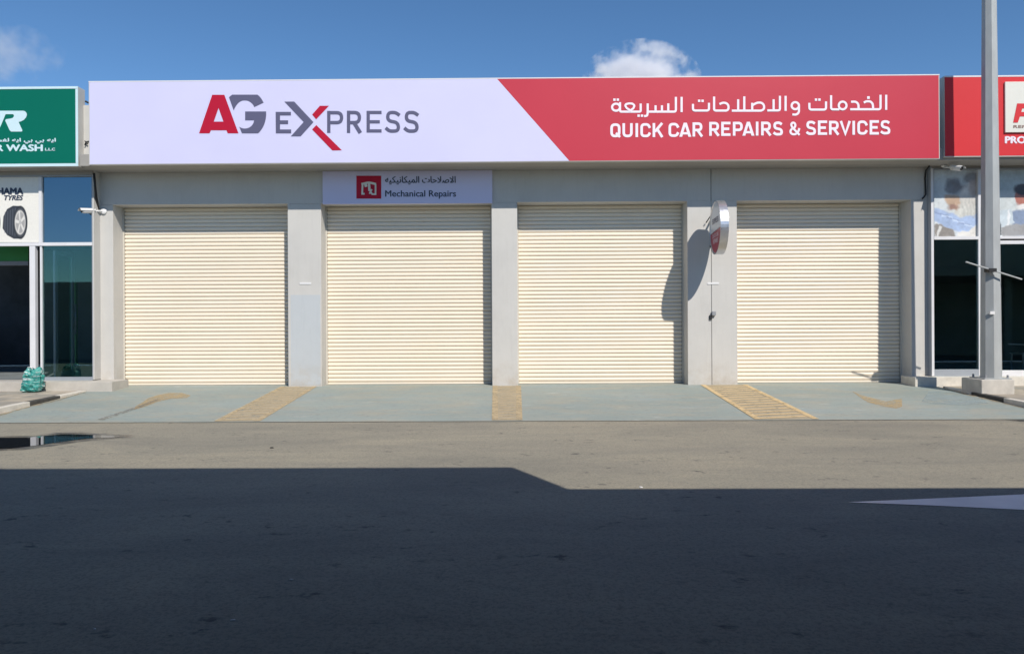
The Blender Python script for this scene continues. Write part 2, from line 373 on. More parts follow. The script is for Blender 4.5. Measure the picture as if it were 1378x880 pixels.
strip((938, 515), (1000, 515), (1012, 563), (1098, 563), .16, 15, 'hatched_strip', 'brightest yellow hatched strip, slanting right from the pier with the oval disc sign', False)
# arrows
def decal(name, pts, mat, label, cat, e=.005, group=None):
    mb = MB(); q = [R_top(G(x, y, RA, RSL), e) for x, y in pts]; tri = tessellate_polygon([[V((p[0], p[1], 0)) for p in pts]]); mb.add(q, tri); o = mb.build(name, mat); return tag(o, label, cat, group)
decal('road_arrow', [(190, 543), (200, 536), (212, 532), (228, 529), (245, 529), (257, 532.5), (251, 536), (230, 537), (213, 541), (192, 549), (180, 552), (183, 547)], M['yellow_arrow'], 'worn curved yellow arrow painted on the ramp before the first shutter', 'road marking', .005, 'yellow arrows on the ramp')
decal('road_arrow', [(1147, 527), (1162, 533), (1178, 537), (1192, 541), (1206, 538), (1214, 537), (1214, 548), (1206, 550.5), (1186, 547), (1168, 542), (1158, 536)], M['yellow_arrow'], 'worn blunt yellow arrow head painted on the ramp before the last shutter', 'road marking', .005, 'yellow arrows on the ramp')
decal('trickle_stain', [(130, 566), (160, 556), (185, 547.5), (212, 537), (216, 538.5), (190, 549), (165, 558), (140, 566.5)], M['rust'], 'dark trickle stain running down from the curved yellow arrow', 'stain', .009)
M['blue_patch'] = worn('fresh_pale_blue_paint', (.40, .48, .49), .56, 2.5, 31, .5); M['ochre'] = worn('sandy_edge_stain', (.42, .35, .24), .54, 5, 37, .75)
decal('paint_patch', [(1250, 527), (1275, 526), (1302, 531), (1322, 537), (1330, 543), (1298, 546), (1262, 545), (1240, 541)], M['blue_patch'], 'paler blue repainted patch on the ramp beside the right hand kerb', 'paint patch')
for kx_, sg_, lb_ in ((-9.12, 1, 'sandy dirt line along the left kerb of the ramp'), (9.42, -1, 'sandy dirt line along the right kerb of the ramp')):
    q_ = MB(); vs_ = []
    for i_ in range(25):
        y_ = 12.55 + i_ * .145; vs_ += [R_top((kx_ + sg_ * .004, y_), .006), R_top((kx_ + sg_ * (.07 + .06 * abs(math.sin(i_ * 1.7)) + .04 * math.sin(i_ * .5)), y_), .006)]
    q_.add(vs_, [(2 * i_, 2 * i_ + 1, 2 * i_ + 3, 2 * i_ + 2) for i_ in range(24)]); tag(q_.build('dirt_line', M['ochre']), lb_, 'dirt')
# pavements either side: sloping gently, laid with slabs, edged by black and white kerbstones
def pavz(y): return .150 + (y - 13.0) * .024
def pavement(side, kx, xo):
    root = empty('pavement', (kx + side * 1.5, 14.3, 0), kind='structure')
    ya, yb = 12.35, 16.72; inner = kx + side * .14
    mb = MB(); xa, xb = sorted((inner, xo)); vs = [(xa, ya, -.05), (xb, ya, -.05), (xb, yb, -.05), (xa, yb, -.05), (xa, ya, pavz(ya) - .012), (xb, ya, pavz(ya) - .012), (xb, yb, pavz(yb) - .012), (xa, yb, pavz(yb) - .012)]
    mb.add(vs, [(0, 3, 2, 1), (4, 5, 6, 7), (0, 1, 5, 4), (1, 2, 6, 5), (2, 3, 7, 6), (3, 0, 4, 7)]); mb.build('bedding', M['joint'], root)
    s = .60; ny = int((yb - ya - .15) / s)
    meshes = []
    for mt_ in PAV:
        q = MB().box(.005, s - .005, .005, s - .005, -.04, 0); o = q.build('paving_slab', mt_, None, .004); meshes.append(o.data); bpy.data.objects.remove(o)
    nx = int(abs(xo - inner) / s)
    for i in range(nx):
        for j in range(ny + 1):
            y = yb - (j + 1) * s
            if y < ya + .14: continue
            o = bpy.data.objects.new('paving_slab', random.choice(meshes)); COL.objects.link(o); o.parent = root
            xs = inner + side * i * s + (0 if side > 0 else -s)
            o.location = V((xs, y, pavz(y) + random.uniform(-.002, .002))) - V(root.location); o.rotation_euler = (.024, 0, 0)
    # kerbstones along the ramp
    for j in range(5):
        y0 = 12.2 + .02 + j * .975 + (0 if side < 0 else .0); y1 = y0 + .965
        if y0 > 16.0: continue
        y1 = min(y1, 16.06)
        xa, xb = sorted((kx, kx + side * .135)); t0, t1 = pavz(y0) + .012, pavz(y1) + .012
        mb = MB(); mb.add([(xa, y0, -.06), (xb, y0, -.06), (xb, y1, -.06), (xa, y1, -.06), (xa, y0, t0), (xb, y0, t0), (xb, y1, t1), (xa, y1, t1)], [(0, 3, 2, 1), (4, 5, 6, 7), (0, 1, 5, 4), (1, 2, 6, 5), (2, 3, 7, 6), (3, 0, 4, 7)])
        mb.build('kerbstone', M['kerb_black' if j % 2 == 0 else 'kerb_white'], root, .012)
    for j in range(9):      # kerb along the road, outside the photograph
        xs = kx + side * (.14 + j * .97); xa, xb = sorted((xs, xs + side * .96))
        mb = MB().box(xa, xb, 12.2, 12.34, -.06, pavz(12.3) + .012); mb.build('kerbstone', M['kerb_black' if j % 2 else 'kerb_white'], root, .012)
    return root
pavement(-1, KL, -18.0); pavement(1, KR, 18.0)

# ================================================================== GARAGE BUILDING
gar = empty('garage_building', (0.2, D, 0), 'long pale grey single storey garage front with four closed cream roller shutters', 'building')
def X_(px, Y=D, py=400): return P(px, py, Y).x
LINTEL = P(680, 272.5, D).z
bays = [(152.5, 387.5), (432.5, 662), (696.5, 925.5), (992, 1226.5)]
EDG = [(X_(a), X_(b)) for a, b in bays]
WL = X_(134.5); WR = X_(1254)
SOFZ = 5.09
segs = [(WL, EDG[0][0]), (EDG[0][1], EDG[1][0]), (EDG[1][1], EDG[2][0]), (EDG[2][1], EDG[3][0]), (EDG[3][1], WR)]
jx = X_(957.5)
for i, (a, c) in enumerate(segs):
    mb = MB()
    if i == 3:      # movement joint splits this pier
        mb.box(a, jx - .008, D, D + .75, -.05, LINTEL); mb.box(jx + .008, c, D, D + .75, -.05, LINTEL); mb.box(jx - .02, jx + .02, D + .02, D + .7, -.05, LINTEL)
    else: mb.box(a, c, D, D + .75, -.05, LINTEL)
    mb.build('pier', M['wall'], gar, .012 if i != 3 else 0)
for a, c in ((WL, jx - .008), (jx + .008, WR)):
    MB().box(a, c, D, D + .75, LINTEL + .0005, 6.7).build('beam', M['wall'], gar, .006)
MB().box(jx - .02, jx + .02, D + .025, D + .7, LINTEL, 6.6).build('joint_filler', M['grey_plastic'], gar)
MB().box(WL, WR, D + .76, D + 14, 6.3, 6.6).build('roof', M['slab'], gar)
MB().box(WL, WR, 15.99, D - .001, SOFZ, 5.35).build('canopy_slab', M['slab'], gar, .01)
MB().box(WL, WL + .2, D + .76, D + 14, 0, 6.3).build('side_wall', M['wall'], gar); MB().box(WR - .2, WR, D + .76, D + 14, 0, 6.3).build('side_wall', M['wall'], gar)
MB().box(WL, WR, D + 14.01, D + 14.2, 0, 6.6).build('back_wall', M['wall'], gar)
# repaint patch on the second pier, small plaques on two piers
p0 = P(391, 397, D); p1 = P(431.5, 515, D)
MB().box(p0.x, p1.x, D - .003, D + .001, FL + .03, p0.z).build('repaint_patch', M['patch'], gar)
for px_ in (411, 959.5):
    c = P(px_, 381.5, D); MB().box(c.x - .13, c.x + .13, D - .012, D, c.z - .02, c.z + .02).build('plaque', M['white_plastic'], gar, .003)
# shutters
SY = D + .47
PITCH = .0905
prof = []
for k in range(9):
    t = k / 8; prof.append((-.013 * math.sin(math.pi * t) ** .42 - .003 * t * (1 - t), .012 + t * (PITCH - .016)))
prof = [(.022, -.002), (.022, .0065), (.003, .0105)] + prof + [(.006, PITCH - .003), (.024, PITCH - .001)]
def slat_mesh(wd):
    mb = MB(); n_ = len(prof); vs = [(0, y, z) for y, z in prof] + [(wd, y, z) for y, z in prof]
    mb.add(vs, [(i, i + 1, n_ + i + 1, n_ + i) for i in range(n_ - 1)])
    o = mb.build('slat', M['shutter'], None, 0, True); me = o.data; bpy.data.objects.remove(o); return me
for bi, (a, c) in enumerate(EDG):
    lab = ['cream roller shutter left of the repainted pier, the leftmost', 'cream roller shutter under the mechanical repairs panel', 'cream roller shutter with the shadow of the oval sign on it', 'cream roller shutter nearest the lamp post, the rightmost'][bi]
    root = empty('roller_shutter', (0, 0, 0)); root.parent = gar; root.location = V(((a + c) / 2, SY, FL)) - wloc(gar); root['label'] = lab
    o0 = wloc(root); sm = slat_mesh(c - a - .07)
    zb = FL + .055; n_s = int((LINTEL - zb) / PITCH) + 2
    for k in range(n_s):
        o = bpy.data.objects.new('slat', sm); COL.objects.link(o); o.parent = root; o.location = V((a + .035, SY + random.uniform(-.0015, .0015), zb + k * PITCH)) - o0
        o.rotation_euler = (0, random.uniform(-.0003, .0003), 0)
    MB().box(a + .035, c - .035, SY - .018, SY + .02, FL + .008, zb - .003).build('bottom_bar', M['shutter'], root, .004)
    for s_, e_ in ((a, 1), (c, -1)):
        q = MB(); xs = sorted((s_ - .0, s_ + e_ * .034)); q.box(xs[0], xs[1], SY - .035, SY - .02, FL + .005, LINTEL + .15); xs = sorted((s_, s_ + e_ * .006)); q.box(xs[0], xs[1], SY - .019, SY + .06, FL + .005, LINTEL + .15); q.build('guide_rail', M['tan_metal'], root)
    MB().box(a - .02, c + .02, SY + .07, SY + .12, FL, LINTEL + .3).build('backing', M['dark'], root)

# ================================================================== MAIN SIGN
SY0 = 15.88
sgn = empty('fascia_sign', (.2, SY0, 5.1), 'very long fascia sign, white left half with logo, red right half with white lettering', 'sign')
tl, tr, bl_, br_ = P(119.5, 110.5, SY0), P(1264.5, 100, SY0), P(119.5, 222.3, SY0), P(1264.5, 214, SY0)
zt = (tl.z + tr.z) / 2; zb = (bl_.z + br_.z) / 2; xl = (tl.x + bl_.x) / 2; xr = (tr.x + br_.x) / 2
MB().box(xl, xr, SY0, SY0 + .14, zb, zt).build('case', M['box_side'], sgn, .006)
dt = P(669, 108, SY0).x; db = P(766, 219, SY0).x
e1 = .014
def plate(name, pts, mat, parent, y, e=.003):
    q = MB(); N = len(pts); q.add([(x, y, z) for x, z in pts] + [(x, y + e, z) for x, z in pts], [tuple(range(N)), tuple(range(N, 2 * N))[::-1]] + [(i, (i + 1) % N, N + (i + 1) % N, N + i) for i in range(N)]); return q.build(name, mat, parent)
plate('white_panel', [(xl + .02, zb + e1), (db, zb + e1), (dt, zt - .02), (xl + .02, zt - .02)], M['sign_white'], sgn, SY0 - .004)
plate('red_panel', [(db + .002, zb + e1), (xr - .02, zb + e1), (xr - .02, zt - .02), (dt + .002, zt - .02)], M['sign_red'], sgn, SY0 - .004)
MB().box(xl, xr, SY0 - .006, SY0 + .01, zt - .018, zt + .004).build('edge_trim', M['white_alu'], sgn)
SF = lambda px, py: P(px, py, SY0 - .008)
f = Flat(260, 115, 11.736, SF)
f.poly([(300, 152), (492, 152), (715, 760), (545, 760), (525, 712), (280, 712), (258, 760), (92, 760)], [(400, 360), (325, 575), (478, 575)])
f.mb.build('letter_a', M['logo_red'], sgn)
f = Flat(260, 115, 11.736, SF)
def bez(pts, n=10):
    out = []
    for i in range(len(pts) - 1):
        a, b_ = V(pts[i]), V(pts[i + 1]); out.append(a)
    out.append(V(pts[-1])); return out
arc1 = [(965, 345), (950, 315), (930, 290), (905, 268), (878, 252), (848, 243), (815, 240), (780, 243), (748, 255), (720, 274), (695, 300), (672, 332), (653, 366), (640, 400)]
f.poly([(565, 190), (615, 150), (1015, 150), (1045, 175), (1070, 205), (1093, 240), (1112, 277)] + arc1)
f.poly([(820, 415), (1152, 415), (1153, 470), (1147, 525), (1136, 575), (1120, 622), (1098, 668), (1072, 708), (1048, 738), (1025, 760), (770, 760), (728, 655), (745, 668), (775, 680), (810, 685), (850, 681), (885, 669), (915, 648), (938, 622), (954, 590), (962, 555), (820, 555)])
f.mb.build('letter_g', M['logo_grey'], sgn)
f = Flat(365, 130, 11, SF)
f.poly([(65, 230), (292, 230), (292, 283), (130, 283), (130, 355), (250, 355), (250, 412), (130, 412), (130, 490), (295, 490), (295, 548), (68, 548)])
f.poly([(195, 78), (340, 78), (625, 382), (435, 592), (290, 592), (480, 380)])
f.origin(240, 100, 3.828); W_ = 17
f.line([(775, 190), (775, 303)], W_); f.line([(775, 199), (841, 199), (841, 250), (775, 250)], W_, 26)
f.line([(877, 189), (877, 303)], W_); f.line([(877, 198), (933, 198), (933, 250), (877, 250)], W_, 26); f.line([(905, 250), (938, 303)], 19)
f.line([(1047, 198), (978, 198), (978, 293), (1047, 293)], W_); f.line([(978, 246), (1038, 246)], W_)
for d_ in (0, 96): f.line([(1140 + d_, 213), (1120 + d_, 198), (1080 + d_, 198), (1078 + d_, 240), (1132 + d_, 250), (1135 + d_, 293), (1088 + d_, 294), (1068 + d_, 277)], W_, 24)
f.mb.build('lettering', M['logo_grey'], sgn)
f = Flat(365, 130, 11, SF)
f.poly([(605, 270), (720, 140), (855, 140), (665, 340)]); f.poly([(605, 490), (668, 425), (1045, 797), (905, 800)]); f.mb.build('letter_x_strokes', M['logo_red'], sgn)
# Arabic line
f = Flat(815, 120, 10.6, SF); A = 31
f.line([(205, 190), (205, 325), (500, 325), (500, 210)], A, 22); f.line(ellipse(148, 262, 56, 50), A); f.dot(125, 155, 17); f.dot(174, 155, 17)
f.line([(330, 322), (395, 280), (412, 240), (385, 212), (335, 208), (290, 218), (278, 240), (300, 275), (372, 322)], A * .95, 14); f.dot(470, 383, 17); f.dot(518, 383, 17)
f.line([(600, 208), (600, 345), (592, 385), (548, 388)], A, 28); f.line([(612, 325), (1002, 325), (1002, 115)], A, 30)
for x, y in ((712, 235), (803, 235), (893, 208)): f.line([(x, y), (x, 318)], A)
f.line([(1083, 115), (1083, 332)], A)
f.origin(940, 120)
f.line([(-80, 215), (-80, 310), (148, 310), (148, 200)], A, 34); f.dot(8, 171, 17); f.dot(58, 171, 17)
f.line([(222, 110), (222, 310), (405, 310), (428, 285), (426, 235), (400, 205), (350, 195), (298, 218)], A, 30)
f.line([(475, 311), (900, 311), (935, 285), (935, 230), (895, 195), (830, 198), (768, 235)], A, 30); f.line([(565, 150), (565, 305)], A); f.line([(652, 108), (652, 305)], A); f.line([(765, 200), (765, 305)], A)
f.line([(980, 308), (1160, 308), (1160, 100)], A, 30); f.line([(1070, 150), (1070, 302)], A); f.line([(1242, 100), (1242, 313)], A)
f.origin(1070, 120); f.line(ellipse(2, 240, 52, 50), A); f.line([(54, 235), (54, 335), (20, 368), (-40, 365)], A, 26)
f.line([(203, 200), (203, 296), (440, 296), (440, 180)], A, 34); f.dot(297, 154, 17); f.dot(346, 154, 17)
f.line([(512, 92), (512, 293), (630, 293)], A, 30); f.line(ellipse(676, 238, 55, 55), A)
f.line([(798, 184), (865, 182), (903, 215), (905, 285)], A, 26); f.line([(785, 291), (1218, 291), (1218, 85)], A, 30)
f.line([(980, 198), (1010, 178), (1075, 178), (1108, 215), (1112, 285)], A, 26); f.dot(1045, 125, 19); f.line([(1298, 85), (1298, 300)], A)
f.mb.build('lettering', M['text_white'], sgn)
# English line
f = Flat(815, 120, 10.6, SF); B = 37
f.line([(85, 510), (193, 510), (193, 672), (85, 672)], B, 50, True); f.line([(148, 628), (205, 688)], B * .9)
f.line([(258, 490), (258, 672), (367, 672), (367, 490)], B, 50); f.line([(444, 490), (444, 688)], B)
f.line([(632, 558), (605, 508), (513, 508), (513, 672), (605, 672), (632, 625)], B, 44)
f.line([(688, 488), (688, 688)], B); f.line([(806, 488), (702, 612)], B); f.line([(735, 572), (808, 688)], B)
f.line([(1036, 553), (1010, 503), (915, 503), (915, 667), (1010, 667), (1036, 620)], B, 44)
f.poly([(1113, 483), (1158, 483), (1222, 683), (1180, 683), (1170, 650), (1101, 650), (1091, 683), (1050, 683)], [(1135, 535), (1110, 617), (1160, 617)])
f.origin(940, 120)
def lR(x, t, bt, wd=103): f.line([(x, t - 8), (x, bt)], B); f.line([(x, t + 10), (x + wd, t + 10), (x + wd, t + 102), (x, t + 102)], B, 44); f.line([(x + 52, t + 104), (x + 117, bt)], B)
def lE(x, t, bt, wd=114): f.line([(x + wd, t + 10), (x, t + 10), (x, bt - 18), (x + wd, bt - 18)], B); f.line([(x, (t + bt) / 2 - 4), (x + wd - 18, (t + bt) / 2 - 4)], B)
def lA(x, t, bt): f.poly([(x - 22, t), (x + 23, t), (x + 87, bt), (x + 45, bt), (x + 35, bt - 33), (x - 34, bt - 33), (x - 44, bt), (x - 85, bt)], [(x, t + 52), (x - 25, bt - 66), (x + 25, bt - 66)])
def lS(x, t, bt): f.line([(x + 112, t + 38), (x + 80, t + 15), (x + 12, t + 18), (x + 8, t + 90), (x + 108, t + 112), (x + 112, bt - 20), (x + 30, bt - 16), (x - 6, bt - 42)], B, 36)
lR(-67, 486, 680); lR(170, 480, 670); lE(342, 478, 670); f.line([(508, 470), (508, 668)], B); f.line([(508, 488), (612, 488), (612, 586), (508, 586)], B, 44)
lA(710, 470, 668); f.line([(835, 468), (835, 667)], B); lR(910, 476, 665); lS(1075, 468, 665)
f.origin(1070, 120); f.line([(60, 560), (45, 610), (5, 648), (-45, 648), (-72, 615), (-60, 580), (-5, 550), (5, 515), (-10, 485), (-40, 482), (-58, 505), (-50, 540), (62, 658)], B * .82, 22)
lS(168, 458, 658); lE(342, 460, 656); lR(500, 464, 654); f.line([(652, 458), (716, 640), (778, 458)], B); f.line([(835, 456), (835, 654)], B)
f.line([(1022, 522), (995, 470), (905, 470), (905, 635), (995, 635), (1022, 590)], B, 44); lE(1080, 456, 652); lS(1228, 450, 650)
f.mb.build('lettering', M['text_white'], sgn)

# ================================================================== HANGING PANEL
hp = empty('panel_sign', (-2.1, D - .06, 4.4), 'narrow white panel with red square emblem and dark text, hung over the second shutter', 'sign')
YP = D - .07
a, c = P(434, 231, YP), P(662.5, 273.5, YP)
zA, zB = c.z, SOFZ - .003
MB().box(a.x, c.x, YP, D - .002, zA, zB).build('board', M['sign_white'], hp, .004)
PF = lambda px, py: P(px, py, YP - .003)
f = Flat(470, 230, 9.187, PF); f.poly([(88, 62), (395, 62), (395, 345), (88, 345)]); f.mb.build('emblem_ground', M['logo_red'], hp)
f = Flat(470, 230, 9.187, lambda px, py: P(px, py, YP - .009))
f.line([(165, 165), (160, 285), (190, 285)], 22); f.line([(150, 165), (240, 145), (330, 165)], 26, 20); f.line([(325, 165), (325, 290), (285, 290), (250, 240)], 20); f.line([(245, 160), (250, 250)], 30); f.line([(200, 160), (210, 200)], 36); f.line([(250, 285), (280, 230)], 20)
f.mb.build('engine_emblem', M['cream_panel'], hp)
mb = MB(); put_text(mb, 'Mechanical Repairs', PF, 518.5, 613.5, 256.5, 267.5, 0)
AR = '\uFEEA\uFEF4\uFEDC\uFEF4\uFEE7\uFE8E\uFEDC\uFEF4\uFEE4\uFEDF\uFE8D'; AR2 = '\uFE95\uFE8E\uFEA3\uFEFC\uFEBB\uFEFB\uFE8D'
put_text(mb, AR + ' ' + AR2, PF, 518.5, 613, 237.5, 248.5, 0, 0, .003); mb.build('lettering', M['ink'], hp)

# ================================================================== OVAL PROJECTING SIGN
ov = empty('disc_sign', (4.66, 16.2, 3.7), 'oval lightbox sign with metal rim sticking out from a pier, pale above and red below', 'sign')
OR, TH = .575, .145; OA = math.radians(4.0)
oc = V((4.520, 16.0, P(967, 306.5, 16.0).z))
def disc(u, v_, t):
    "u along the face away from the wall, v_ up, t across the thickness"
    return V((oc.x - u * math.sin(OA) + t * math.cos(OA), oc.y - u * math.cos(OA) - t * math.sin(OA), oc.z + v_))
n_ = 56; vs = []
for dx, k in ((.004, .93), (-.010, .95), (-.012, 1.0), (TH + .012, 1.0), (TH + .010, .95), (TH - .004, .93)):
    for i in range(n_): t = 2 * math.pi * i / n_; vs.append(disc(OR * k * math.cos(t), OR * k * math.sin(t), dx))
mb = MB(); mb.add(vs, [(j * n_ + i, j * n_ + (i + 1) % n_, (j + 1) * n_ + (i + 1) % n_, (j + 1) * n_ + i) for j in range(5) for i in range(n_)]); mb.build('rim', M['bright_steel'], ov)
for sx in (0.002, TH - .002):
    for part, mt_, an in (('pale_face', M['disc_face'], [-.06 + (math.pi + .24) * i / 24 for i in range(25)]), ('red_face', M['disc_red'], [math.pi + .20 + (math.pi - .28) * i / 24 for i in range(25)])):
        q = MB(); q.add([disc(OR * .95 * math.cos(t), OR * .95 * math.sin(t), sx) for t in an], [tuple(range(25))]); q.build(part, mt_, ov)
for bd, zz, sc2, mt_ in (('QUICK CAR', -.20, .62, 1), ('REPAIRS', -.33, .50, 1), ('EXPRESS', .10, .62, 2)):
    vsx, fsx = text_mesh(bd, .01); a_ = np.array(vsx); s_ = sc2 / a_[:, 0].max(); q = MB()
    q.add([disc(x * s_ - sc2 / 2, zz + y * s_, -.002) for x, y in vsx], fsx); q.build('lettering', M['text_white'] if mt_ == 1 else M['logo_grey'], ov)
q = MB(); pp = disc(-OR * .8, -.32, TH / 2); q.tube([(pp.x, D, pp.z), pp], .022); q.build('bracket', M['black'], ov)
q = MB(); pp = disc(-OR * .86, .25, TH / 2); q.tube([(pp.x, D, pp.z), pp], .022); q.build('bracket', M['black'], ov)
q = MB(); q.tube([P(950, 300, D - .03), P(954, 294, D - .12), P(956, 291, D - .2)], .012); q.build('cable', M['black'], ov)
# wall sensor on the pier
c = P(958, 424, D); ws = empty('wall_sensor', (c.x, D - .05, c.z), 'small dark grey sensor box screwed to the pier below the oval sign', 'sensor')
MB().box(c.x - .01, c.x + .075, D - .07, D - .001, c.z - .01, c.z + .085).build('housing', M['grey_plastic'], ws, .006); MB().box(c.x - .06, c.x - .005, D - .04, D - .001, c.z - .10, c.z + .0).build('junction_box', M['black'], ws, .006)

# ================================================================== LEFT SHOP
GL = 16.5
ls = empty('shop_building', (-12, GL, 0), 'shop left of the garage with a tyre poster over its open doorway', 'building')
FLR = .435
xR = X_(126.8, GL); XL0 = -16.5
def frame(root, name, mat, x0, x1, z0, z1, y0, y1): return MB().box(x0, x1, y0, y1, z0, z1).build(name, mat, root, .004)
def pz(py, Y, px=60): return P(px, py, Y).z
zt1 = pz(237.5, GL); ztr1, ztr0 = pz(326.5, GL), pz(331, GL); zbt = pz(511, GL)
xb = lambda px: X_(px, GL)
MB().box(xR - .03, xR, GL, D - .002, FLR, SOFZ).build('jamb', M['wall'], ls)
MB().box(XL0, xR - .001, GL - .02, D + .2, zt1 + .03, SOFZ).build('head', M['slab'], ls)
frame(ls, 'head_rail', M['grey_alu'], XL0, xR - .035, zt1 - .01, zt1 + .028, GL, GL + .1)
frame(ls, 'transom', M['white_alu'], XL0, xR - .035, ztr0, ztr1, GL - .01, GL + .1)
for a_, c_, nm, mt_ in ((40, 47.5, 'mullion', 'white_alu'), (53.5, 56, 'mullion', 'white_alu')):
    frame(ls, nm, M[mt_], xb(a_), xb(c_), FLR, ztr0 - .003, GL - .005 if a_ == 40 else GL + .01, GL + .1)
frame(ls, 'mullion', M['white_alu'], xb(52.5), xb(56.5), ztr1 + .003, zt1 - .012, GL, GL + .1)
frame(ls, 'mullion', M['grey_alu'], xb(123.7), xR - .035, FLR, zt1 - .012, GL + .004, GL + .1)
frame(ls, 'bottom_rail', M['grey_alu'], xb(56.5), xb(123.7), zbt - .02, zbt + .06, GL + .01, GL + .09)
frame(ls, 'mullion', M['white_alu'], XL0 + 3.0, XL0 + 3.1, FLR, zt1 - .012, GL, GL + .1)
MB().box(xb(56.5), xb(123.7), GL + .05, GL + .062, ztr1 + .003, zt1 - .012).build('blue_window', M['blue_glass'], ls)
MB().box(xb(56), xb(124.5), GL + .11, GL + .13, ztr0, zt1).build('window_backing', M['dark'], ls)
MB().box(xb(56.2), xb(123.9), GL + .05, GL + .060, zbt + .06, ztr0 - .003).build('glass_pane', M['glass'], ls)
MB().box(XL0, XL0 + 3.0, GL + .05, GL + .060, FLR + .1, ztr0 - .003).build('glass_pane', M['glass'], ls)
# step in front
st = MB().box(XL0, X_(150, 16.08), 16.08, GL + .3, .0, FLR - .015); st.build('step', M['step'], ls, .01)
MB().box(XL0, xR - .03, GL + .31, 23, 0, FLR - .02).build('floor', M['dark_floor'], ls)
MB().box(XL0, xR - .03, 22.6, 22.9, FLR, SOFZ).build('back_wall', M['dark'], ls); MB().box(XL0 - .1, XL0 - .001, GL + .2, 22.5, FLR, 2.0).build('side_wall', M['dark'], ls)  # outer end wall kept low, unseen gap above added to let daylight in
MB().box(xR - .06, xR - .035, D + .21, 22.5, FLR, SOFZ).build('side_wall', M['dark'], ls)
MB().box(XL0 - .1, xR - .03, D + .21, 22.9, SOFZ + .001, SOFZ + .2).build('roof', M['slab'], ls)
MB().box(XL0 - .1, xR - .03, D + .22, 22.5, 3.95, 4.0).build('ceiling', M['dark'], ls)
a, c = P(-60, 331, 17.4), P(38, 352, 17.4); MB().box(a.x, c.x, 17.4, 17.5, c.z, a.z + .5).build('green_band', M['green_paint'], ls)
a, c = P(-60, 352, 17.39), P(38, 357, 17.39); MB().box(a.x, c.x, 17.38, 17.5, c.z, a.z - .002).build('shutter_box', M['grey_plastic'], ls)
a, c = P(90.5, 380, 19.0), P(102, 490, 19.0); MB().box(a.x, c.x, 19, 19.1, c.z, a.z).build('green_stripe', M['green_paint'], ls)
# open glazed door leaf swung inward
dl = empty('door', V((xb(57) + .1, GL + .2, FLR)) - wloc(ls)); dl.parent = ls
dx = xb(57) + .12; zd0, zd1 = FLR + .01, pz(337, GL + .2)
y0, y1 = GL + .2, GL + .95
q = MB()
q.box(dx, dx + .05, y0, y0 + .1, zd0, zd1).box(dx, dx + .05, y1 - .1, y1, zd0, zd1).box(dx, dx + .05, y0 + .1, y1 - .1, zd1 - .1, zd1).box(dx, dx + .05, y0 + .1, y1 - .1, zd0, zd0 + .16)
q.build('door_frame', M['white_alu'], dl, .003)
MB().box(dx + .02, dx + .03, y0 + .1, y1 - .1, zd0 + .16, zd1 - .1).build('door_glass', M['glass'], dl)
q = MB(); q.tube([(dx + .10, y1 - .05, 1.45), (dx + .10, y1 - .05, 2.15)], .018); q.tube([(dx + .05, y1 - .05, 1.55), (dx + .10, y1 - .05, 1.55)], .012); q.tube([(dx + .05, y1 - .05, 2.05), (dx + .10, y1 - .05, 2.05)], .012); q.build('pull_handle', M['bright_steel'], dl, 0, True)
MB().box(XL0, WL + .1, 16.04 + .15, D, SOFZ + .001, 5.35).build('canopy_slab', M['slab'], ls, .01)
MB().box(XL0, WL - .01, D, D + .4, SOFZ + .21, 6.3).build('parapet', M['wall'], ls)

